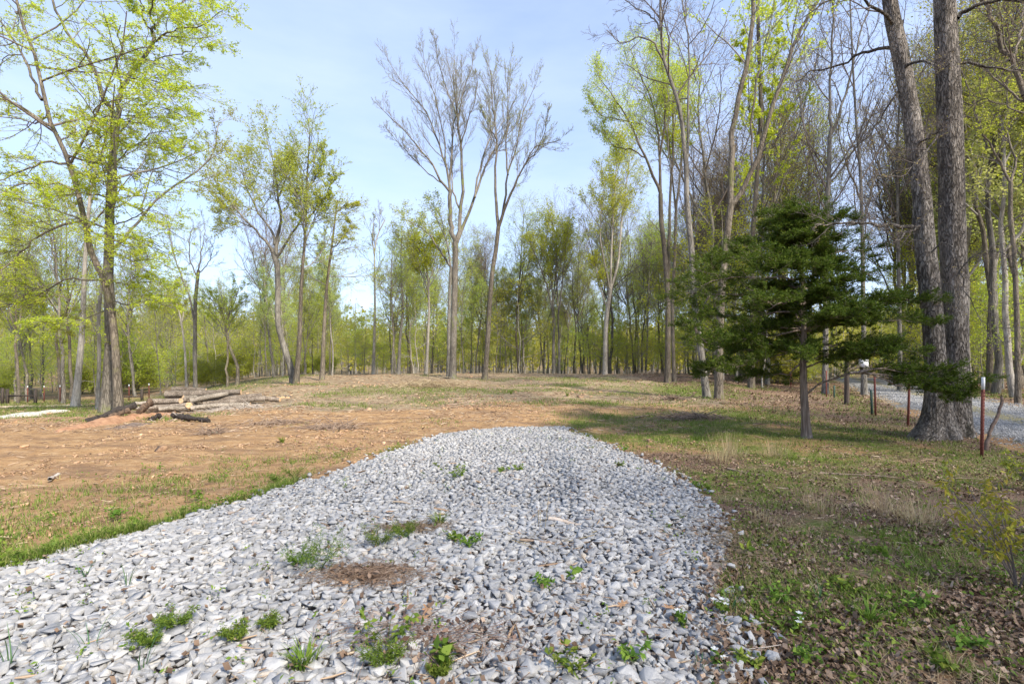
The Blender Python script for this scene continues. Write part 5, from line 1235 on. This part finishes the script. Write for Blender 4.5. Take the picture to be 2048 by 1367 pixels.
def plant(kind, px, py, label, h, seed, grav=None, cat='weed'):
    rg = np.random.default_rng(900+seed)
    if grav is None: x, y, _ = onground(px, py, True); grav = float(gdist(x, y)) > -.05
    x, y, z = onground(px, py, grav); r = empty(dict(tuft='grass_tuft', onion='onion_grass', leafy='leafy_weed', fern='feathery_weed', dry='dry_grass', shrub='shrub', flower='white_flower', seedling='seedling')[kind], (x, y, z), label, cat)
    if kind in ('tuft', 'dry'):
        V, Q, a = tuft(x, y, z, h, 70 if kind == 'tuft' else 90, None, rg, .7 if kind == 'tuft' else .28, .0035 if kind == 'tuft' else .002, rad=.02 if kind == 'tuft' else .10)
        build('blades', V, Q, weed_mat if kind == 'tuft' else dry_mat, r, {'rnd': a})
        if kind == 'dry': V, Q, a = tuft(x, y, z, h*.4, 120, None, rg, .9, .0025, rad=.14); build('leaf_base', V, Q, dry_mat, r, {'rnd': a})
    elif kind == 'onion':
        V, Q, a = tuft(x, y, z, h, 7, None, rg, .5, .0028, rad=.015); build('blades', V, Q, onion_mat, r, {'rnd': a})
    elif kind in ('leafy', 'fern', 'seedling', 'shrub', 'flower'):
        n = dict(leafy=7, fern=12, seedling=3, shrub=11, flower=5)[kind]; K = 8
        a = rg.uniform(0, 6.28, n); s = np.linspace(0, 1, K)[None, :, None]; L = h*rg.uniform(.6, 1.05, n)[:, None, None]; sp_ = dict(leafy=.75, fern=.8, seedling=.3, shrub=.45, flower=.5)[kind]
        P = (np.stack([np.cos(a), np.sin(a), 0*a], 1)[:, None]*sp_*s**1.2+np.array([0, 0, 1.])*(s-.2*s**2))*L+rg.normal(0, .01*h, (n, K, 3))*s
        Rr = np.linspace(1, .4, K)[None]*(.0016 if kind != 'shrub' else .006)*np.ones((n, 1))
        g = grow(P, Rr, dict(leafy=6, fern=12, seedling=2, shrub=7, flower=3)[kind], dict(leafy=.28, fern=.3, seedling=.3, shrub=.45, flower=.3)[kind], .9, .25, 5, .05, .12, rg, lmin=.015)
        V, Q = tubes(P, Rr, 4); V2, Q2 = tubes(g[0], np.maximum(g[1]*.6, .0007), 3)
        A = Acc(); A.add(V, Q); A.add(V2, Q2); A.obj('stems', weed_mat if kind != 'shrub' else bark_twig_dark, r)
        m, sz, asp, mt = dict(leafy=(1, .04, .5, weed_mat), fern=(7, .018, .25, weed_mat), seedling=(2, .06, .6, weed_mat), shrub=(8, .055, .33, lf_shrub), flower=(2, .035, .6, weed_mat))[kind]
        V, Q, q = leaves(g[0], m, sz, rg, .2, 0, .35, asp, droop=.9 if kind == 'shrub' else 0.0); A = Acc(); A.add(V, Q, q)
        V, Q, q = leaves(P, 4, sz*1.1, rg, .55, 0, .5, asp); A.add(V, Q, q); A.obj('leaves', mt, r)
        if kind == 'flower':
            A = Acc()
            for c in P[:3, -1]:
                for q in range(5):
                    an = q*1.2566+rg.uniform(-.1, .1); d = np.array([math.cos(an), math.sin(an), .35]); sd = np.array([-math.sin(an), math.cos(an), 0])
                    A.add([c+[0, 0, .01], c+d*.013+sd*.008+[0, 0, .012], c+d*.022+[0, 0, .010], c+d*.013-sd*.008+[0, 0, .012]], [(0, 1, 2, 3)])
            A.obj('petals', flower_mat, r)
    return r
lf_shrub = leafmat('yellow_shrub_leaf', (0.22, 0.25, 0.03), (0.34, 0.35, 0.035), (0.42, 0.34, 0.05), .35, .1)
PL = [('tuft', 878, 1052, 'bright green grass tuft alone in the middle of the gravel', .14), ('tuft', 607, 1338, 'bright green grass tuft at the bottom left of the gravel', .13),
  ('leafy', 905, 965, 'tall pale-stemmed weed standing near the far end of the gravel', .38), ('leafy', 915, 958, 'bushy low weed at the foot of the tall weed in the gravel', .18),
  ('leafy', 1005, 948, 'low green weed in the far middle of the gravel', .12), ('leafy', 1035, 944, 'small green weed right of the far middle weed', .10), ('leafy', 1245, 905, 'weed at the right far edge of the gravel', .18),
  ('leafy', 1240, 935, 'small weed on the right far part of the gravel', .10), ('fern', 760, 1095, 'feathery green weed beside the hollow in the gravel', .22), ('fern', 640, 1150, 'bushy feathery weed with thin dark stems left of centre', .34),
  ('fern', 600, 1135, 'low feathery weed left of the bushy one', .16), ('fern', 810, 1080, 'feathery weed right of the gravel hollow', .17), ('leafy', 938, 1100, 'green clover-leaved weed right of the gravel middle', .14),
  ('leafy', 908, 1085, 'small leafy weed left of the clover-leaved one', .10), ('leafy', 1090, 1178, 'small dark weed right of the gravel middle', .10), ('seedling', 1143, 1160, 'single bright green round-leaved seedling', .06),
  ('fern', 352, 1262, 'feathery sprawling weed on the lower left gravel', .13), ('fern', 474, 1288, 'flat dark feathery weed left of the bottom tuft', .11), ('fern', 540, 1262, 'small feathery weed above the bottom tuft', .10), ('fern', 300, 1300, 'feathery weed near the bottom left corner', .13),
  ('onion', 255, 1175, 'tall onion grass with two round leaves on the left gravel', .24), ('onion', 168, 1160, 'small onion grass left of the tall one', .15), ('onion', 18, 1335, 'tall onion grass in the bottom left corner', .28), ('onion', 185, 1300, 'arching onion grass on the lower left gravel', .20),
  ('onion', 285, 1340, 'thin onion grass near the bottom left', .18), ('leafy', 775, 1300, 'reddish-green leafy weed at the bottom of the gravel', .24), ('fern', 770, 1350, 'dark feathery weed at the bottom edge', .16), ('seedling', 885, 1325, 'three-leaved green seedling at the bottom of the gravel', .13),
  ('seedling', 880, 1352, 'broad-leaved seedling at the bottom edge', .10), ('fern', 880, 1360, 'dark feathery weed beside the broad-leaved seedling', .08), ('leafy', 1145, 1345, 'dark green low weed at the bottom right of the gravel', .15), ('leafy', 1270, 1335, 'small weed at the lower right edge of the gravel', .12),
  ('leafy', 230, 1042, 'tall leafy weed in the grass strip at the left of the gravel', .18), ('leafy', 270, 1058, 'broad green weed at the left gravel edge', .15), ('leafy', 110, 1105, 'dark leafy weed low in the left grass strip', .14), ('leafy', 395, 1005, 'round-leaved weed at the middle of the left grass strip', .16), ('fern', 590, 960, 'tall dark green weed at the upper left gravel edge', .26),
  ('fern', 555, 968, 'dark green weed left of the tall one at the gravel edge', .2), ('tuft', 565, 885, 'green grass tuft alone on the orange dirt', .16), ('tuft', 1135, 792, 'far green grass tuft on the dirt', .3), ('tuft', 1022, 788, 'far bright grass tuft left of the other on the dirt', .35),
  ('dry', 1460, 915, 'tall straw-coloured dry grass clump right of the gravel tip', .52), ('dry', 1440, 925, 'shorter dry grass in front of the tall clump', .36), ('dry', 1545, 915, 'thin dry grass stalks right of the tall clump', .40), ('dry', 1770, 1030, 'thin dry grass stalks in the middle of the right grass', .38), ('dry', 1835, 1050, 'single leaning dry stalks before the yellow shrub', .34), ('dry', 1640, 1020, 'short arching dry grass on the right', .26), ('dry', 1520, 1040, 'matted dry grass at the right gravel edge', .13),
  ('leafy', 1400, 980, 'bright green weed at the right edge of the gravel', .2), ('leafy', 1425, 985, 'green weed right of the one at the gravel edge', .18), ('seedling', 1493, 1120, 'yellow-green three-leaved seedling at the right gravel edge', .12), ('seedling', 1757, 1115, 'pale lobed seedling in the leaf litter', .11),
  ('leafy', 1560, 1210, 'green weed in the leaf litter at the lower right', .14), ('tuft', 1740, 1250, 'green grass tuft in the leaf litter at the lower right', .16), ('leafy', 1820, 1225, 'upright leafy weed right of the grass tuft', .18), ('leafy', 1620, 1330, 'leafy weed at the bottom right', .13), ('leafy', 1500, 1345, 'creeping green weed at the bottom of the gravel edge', .10),
  ('leafy', 1700, 1190, 'leafy weed in the middle of the right leaf litter', .13), ('leafy', 1930, 1300, 'leafy weed near the bottom right corner', .16), ('leafy', 1880, 1350, 'low weed at the bottom right', .12),
  ('flower', 1585, 1268, 'pair of white flowers in the lower right leaf litter', .11), ('flower', 1445, 1235, 'white flowers at the right gravel edge', .10), ('flower', 1365, 1262, 'white flower on the gravel at its right edge', .09), ('flower', 1438, 1345, 'white flower at the bottom right of the gravel', .08),
  ('onion', 1460, 1225, 'onion grass at the right gravel edge', .16), ('onion', 1398, 1345, 'onion grass at the bottom right of the gravel', .14), ('onion', 1640, 1210, 'dark onion grass stems in the right leaf litter', .2)]
for k, (kd, px, py, lb, h) in enumerate(PL):
    y = onground(px, py)[1]
    plant(kd, px, py, lb, h, k, cat=dict(tuft='grass tuft', onion='onion grass', leafy='weed', fern='weed', dry='dry grass', flower='flower', seedling='seedling')[kd])
plant('shrub', 2035, 1185, 'yellow-green leafy shrub at the right edge of the picture', .95, 301, False, 'shrub')
plant('shrub', 2060, 985, 'small yellow-leaved sapling behind the shrub at the right edge', .62, 302, False, 'shrub')
for k, (px, py, w, lb) in enumerate(((1435, 740, .9, 'leafy green bush left of the cedar trunk'), (1500, 752, .8, 'olive bush under the left boughs of the cedar'), (1560, 760, .7, 'thin bush behind the cedar trunk on its left'))):
    pass
def oak_leaf(px, py, s, label, seed):
    rg = np.random.default_rng(seed); x, y, z = onground(px, py, True); a = rg.uniform(0, 6.28)
    out = []; n = 28
    for q in range(n):
        f = q/n*2*math.pi; r = s*(.36+.14*math.cos(f*7))*(1 if abs(math.cos(f)) > .3 else .8); out.append((math.cos(f)*r*1.35, math.sin(f)*r*.8))
    V = [(0, 0, .012)]+[(p[0], p[1], .004+.25*abs(p[1])+.1*p[0]) for p in out]
    V = [(v[0]*math.cos(a)-v[1]*math.sin(a), v[0]*math.sin(a)+v[1]*math.cos(a), v[2]+.03) for v in V]
    o = build('oak_leaf', V, np.array([(0, q+1, (q+1) % n+1) for q in range(n)]), leaf_tan, loc=(x, y, z)); tag(o, label, 'dead leaf')
leaf_tan = simple('tan_dead_leaf', (.30, .16, .08), (.52, .32, .17), 30, .7, .3)
for k, (px, py, s, lb) in enumerate(((855, 1235, .10, 'orange-brown lobed oak leaf on the lower gravel'), (845, 1252, .08, 'crumpled oak leaf below the orange-brown one'), (1245, 1225, .09, 'brown oak leaf on the right side of the gravel'), (1130, 1300, .08, 'brown leaf near the bottom of the gravel'), (690, 1175, .08, 'brown leaf beside the hollow of the gravel'), (1340, 1232, .09, 'curled brown leaf at the right gravel edge'), (795, 1180, .07, 'small tan leaf in the middle of the gravel'), (780, 1030, .08, 'tan leaf near the grass tuft'))):
    oak_leaf(px, py, s, lb, 700+k)
def hollow(px, py, rx, ry, n, seed, label):
    rg = np.random.default_rng(seed); x, y, z = onground(px, py, True); X = x+rg.normal(0, rx, n); Y = y+rg.normal(0, ry, n)
    P = np.stack([X, Y, gravz(X, Y)+.03+rg.uniform(0, .02, n)], 1)[:, None]+np.array([[0, 0, 0], [0, 0, .002]])[None]
    V, Q, a = leaves(P[:n//2], 1, .045, rg, 0, .01, .5, .5); A = Acc(); A.add(V, Q, a*.8)
    n2 = n*3; X = x+rg.normal(0, rx, n2); Y = y+rg.normal(0, ry, n2); an = rg.uniform(0, 6.28, n2); L = rg.uniform(.02, .09, n2)[:, None]; d = np.stack([np.cos(an), np.sin(an), rg.normal(0, .15, n2)], 1)*L; c = np.stack([X, Y, gravz(X, Y)+.03+rg.uniform(0, .02, n2)], 1)
    V, Q = tubes(np.stack([c-d, c, c+d], 1), np.full((n2, 3), .0014), 3); A.add(V, Q, np.repeat(.35+.65*rg.random(n2), 9))
    o = A.obj('leaf_drift', litter_mat); tag(o, label, 'dead leaves', kind='stuff')
hollow(735, 1158, .19, .09, 260, 1, 'drift of dead leaves and straw in a hollow of the gravel'); hollow(830, 1062, .16, .08, 130, 2, 'small drift of dead leaves below the grass tuft'); hollow(1455, 1090, .14, .4, 110, 3, 'dead leaves blown against the right gravel edge')
hollow(860, 1290, .28, .14, 120, 4, 'straw and leaf bits at the bottom of the gravel')

# ------------------------------------------------------------------ say which tree of the woods is which
LM = [(-80, 'left edge'), (213, 'big forked trunk'), (391, 'broken-topped tree'), (570, 'curved pale trunk'), (648, 'slim dark tree'), (747, 'pole-straight bare tree'), (853, 'oval-crowned tree'), (908, 'big bare tree'), (985, 'leaning forked tree'),
      (1113, 'round-crowned tree'), (1214, 'pale slender tree'), (1337, 'twin-stemmed tree'), (1392, 'curving bare tree'), (1450, 'big forked tree'), (1505, 'leaf-hung straight trunk'), (1612, 'cedar trunk'), (1727, 'narrow bare tree'), (1799, 'straight bare tree'), (1880, 'twin oak'), (2030, 'dark edge tree')]
SH = dict(yellow='slender yellow-green tree', green='fresh green tree', bare='budding bare tree', olive='sparse olive-leaved tree', pale='pale pole-like tree', sapling='low green sapling', young='bright leafy young tree', bush='low olive bush')
ORD = ['leftmost']+[w+' from left' for w in 'second third fourth fifth sixth seventh eighth ninth tenth eleventh twelfth thirteenth fourteenth fifteenth sixteenth seventeenth eighteenth nineteenth twentieth'.split()]
slots = {}
for o in bpy.data.objects:
    if o.type == 'EMPTY' and 'woodkind' in o:
        px = CX+F*o.location.x/max(o.location.y, .5) if o.location.y > 1 else 9999
        k = max([i for i, (p, _) in enumerate(LM) if p <= px] or [0]); slots.setdefault((k, o['woodkind']), []).append((px, o))
for (k, kd), L in slots.items():
    L.sort(key=lambda q: q[0]); n = len(L)
    for i, (px, o) in enumerate(L):
        if px > 2100: w = 'standing beyond the right edge'
        elif k == len(LM)-1: w = 'right of the dark edge tree'
        else: w = f'between the {LM[k][1]} and the {LM[k+1][1]}'
        lb = f'{SH[kd]} {w}'+(f', {ORD[min(i, 19)]}' if n > 1 else '')
        o['label'] = ' '.join(lb.split()[:16]).rstrip(',')
        del o['woodkind']
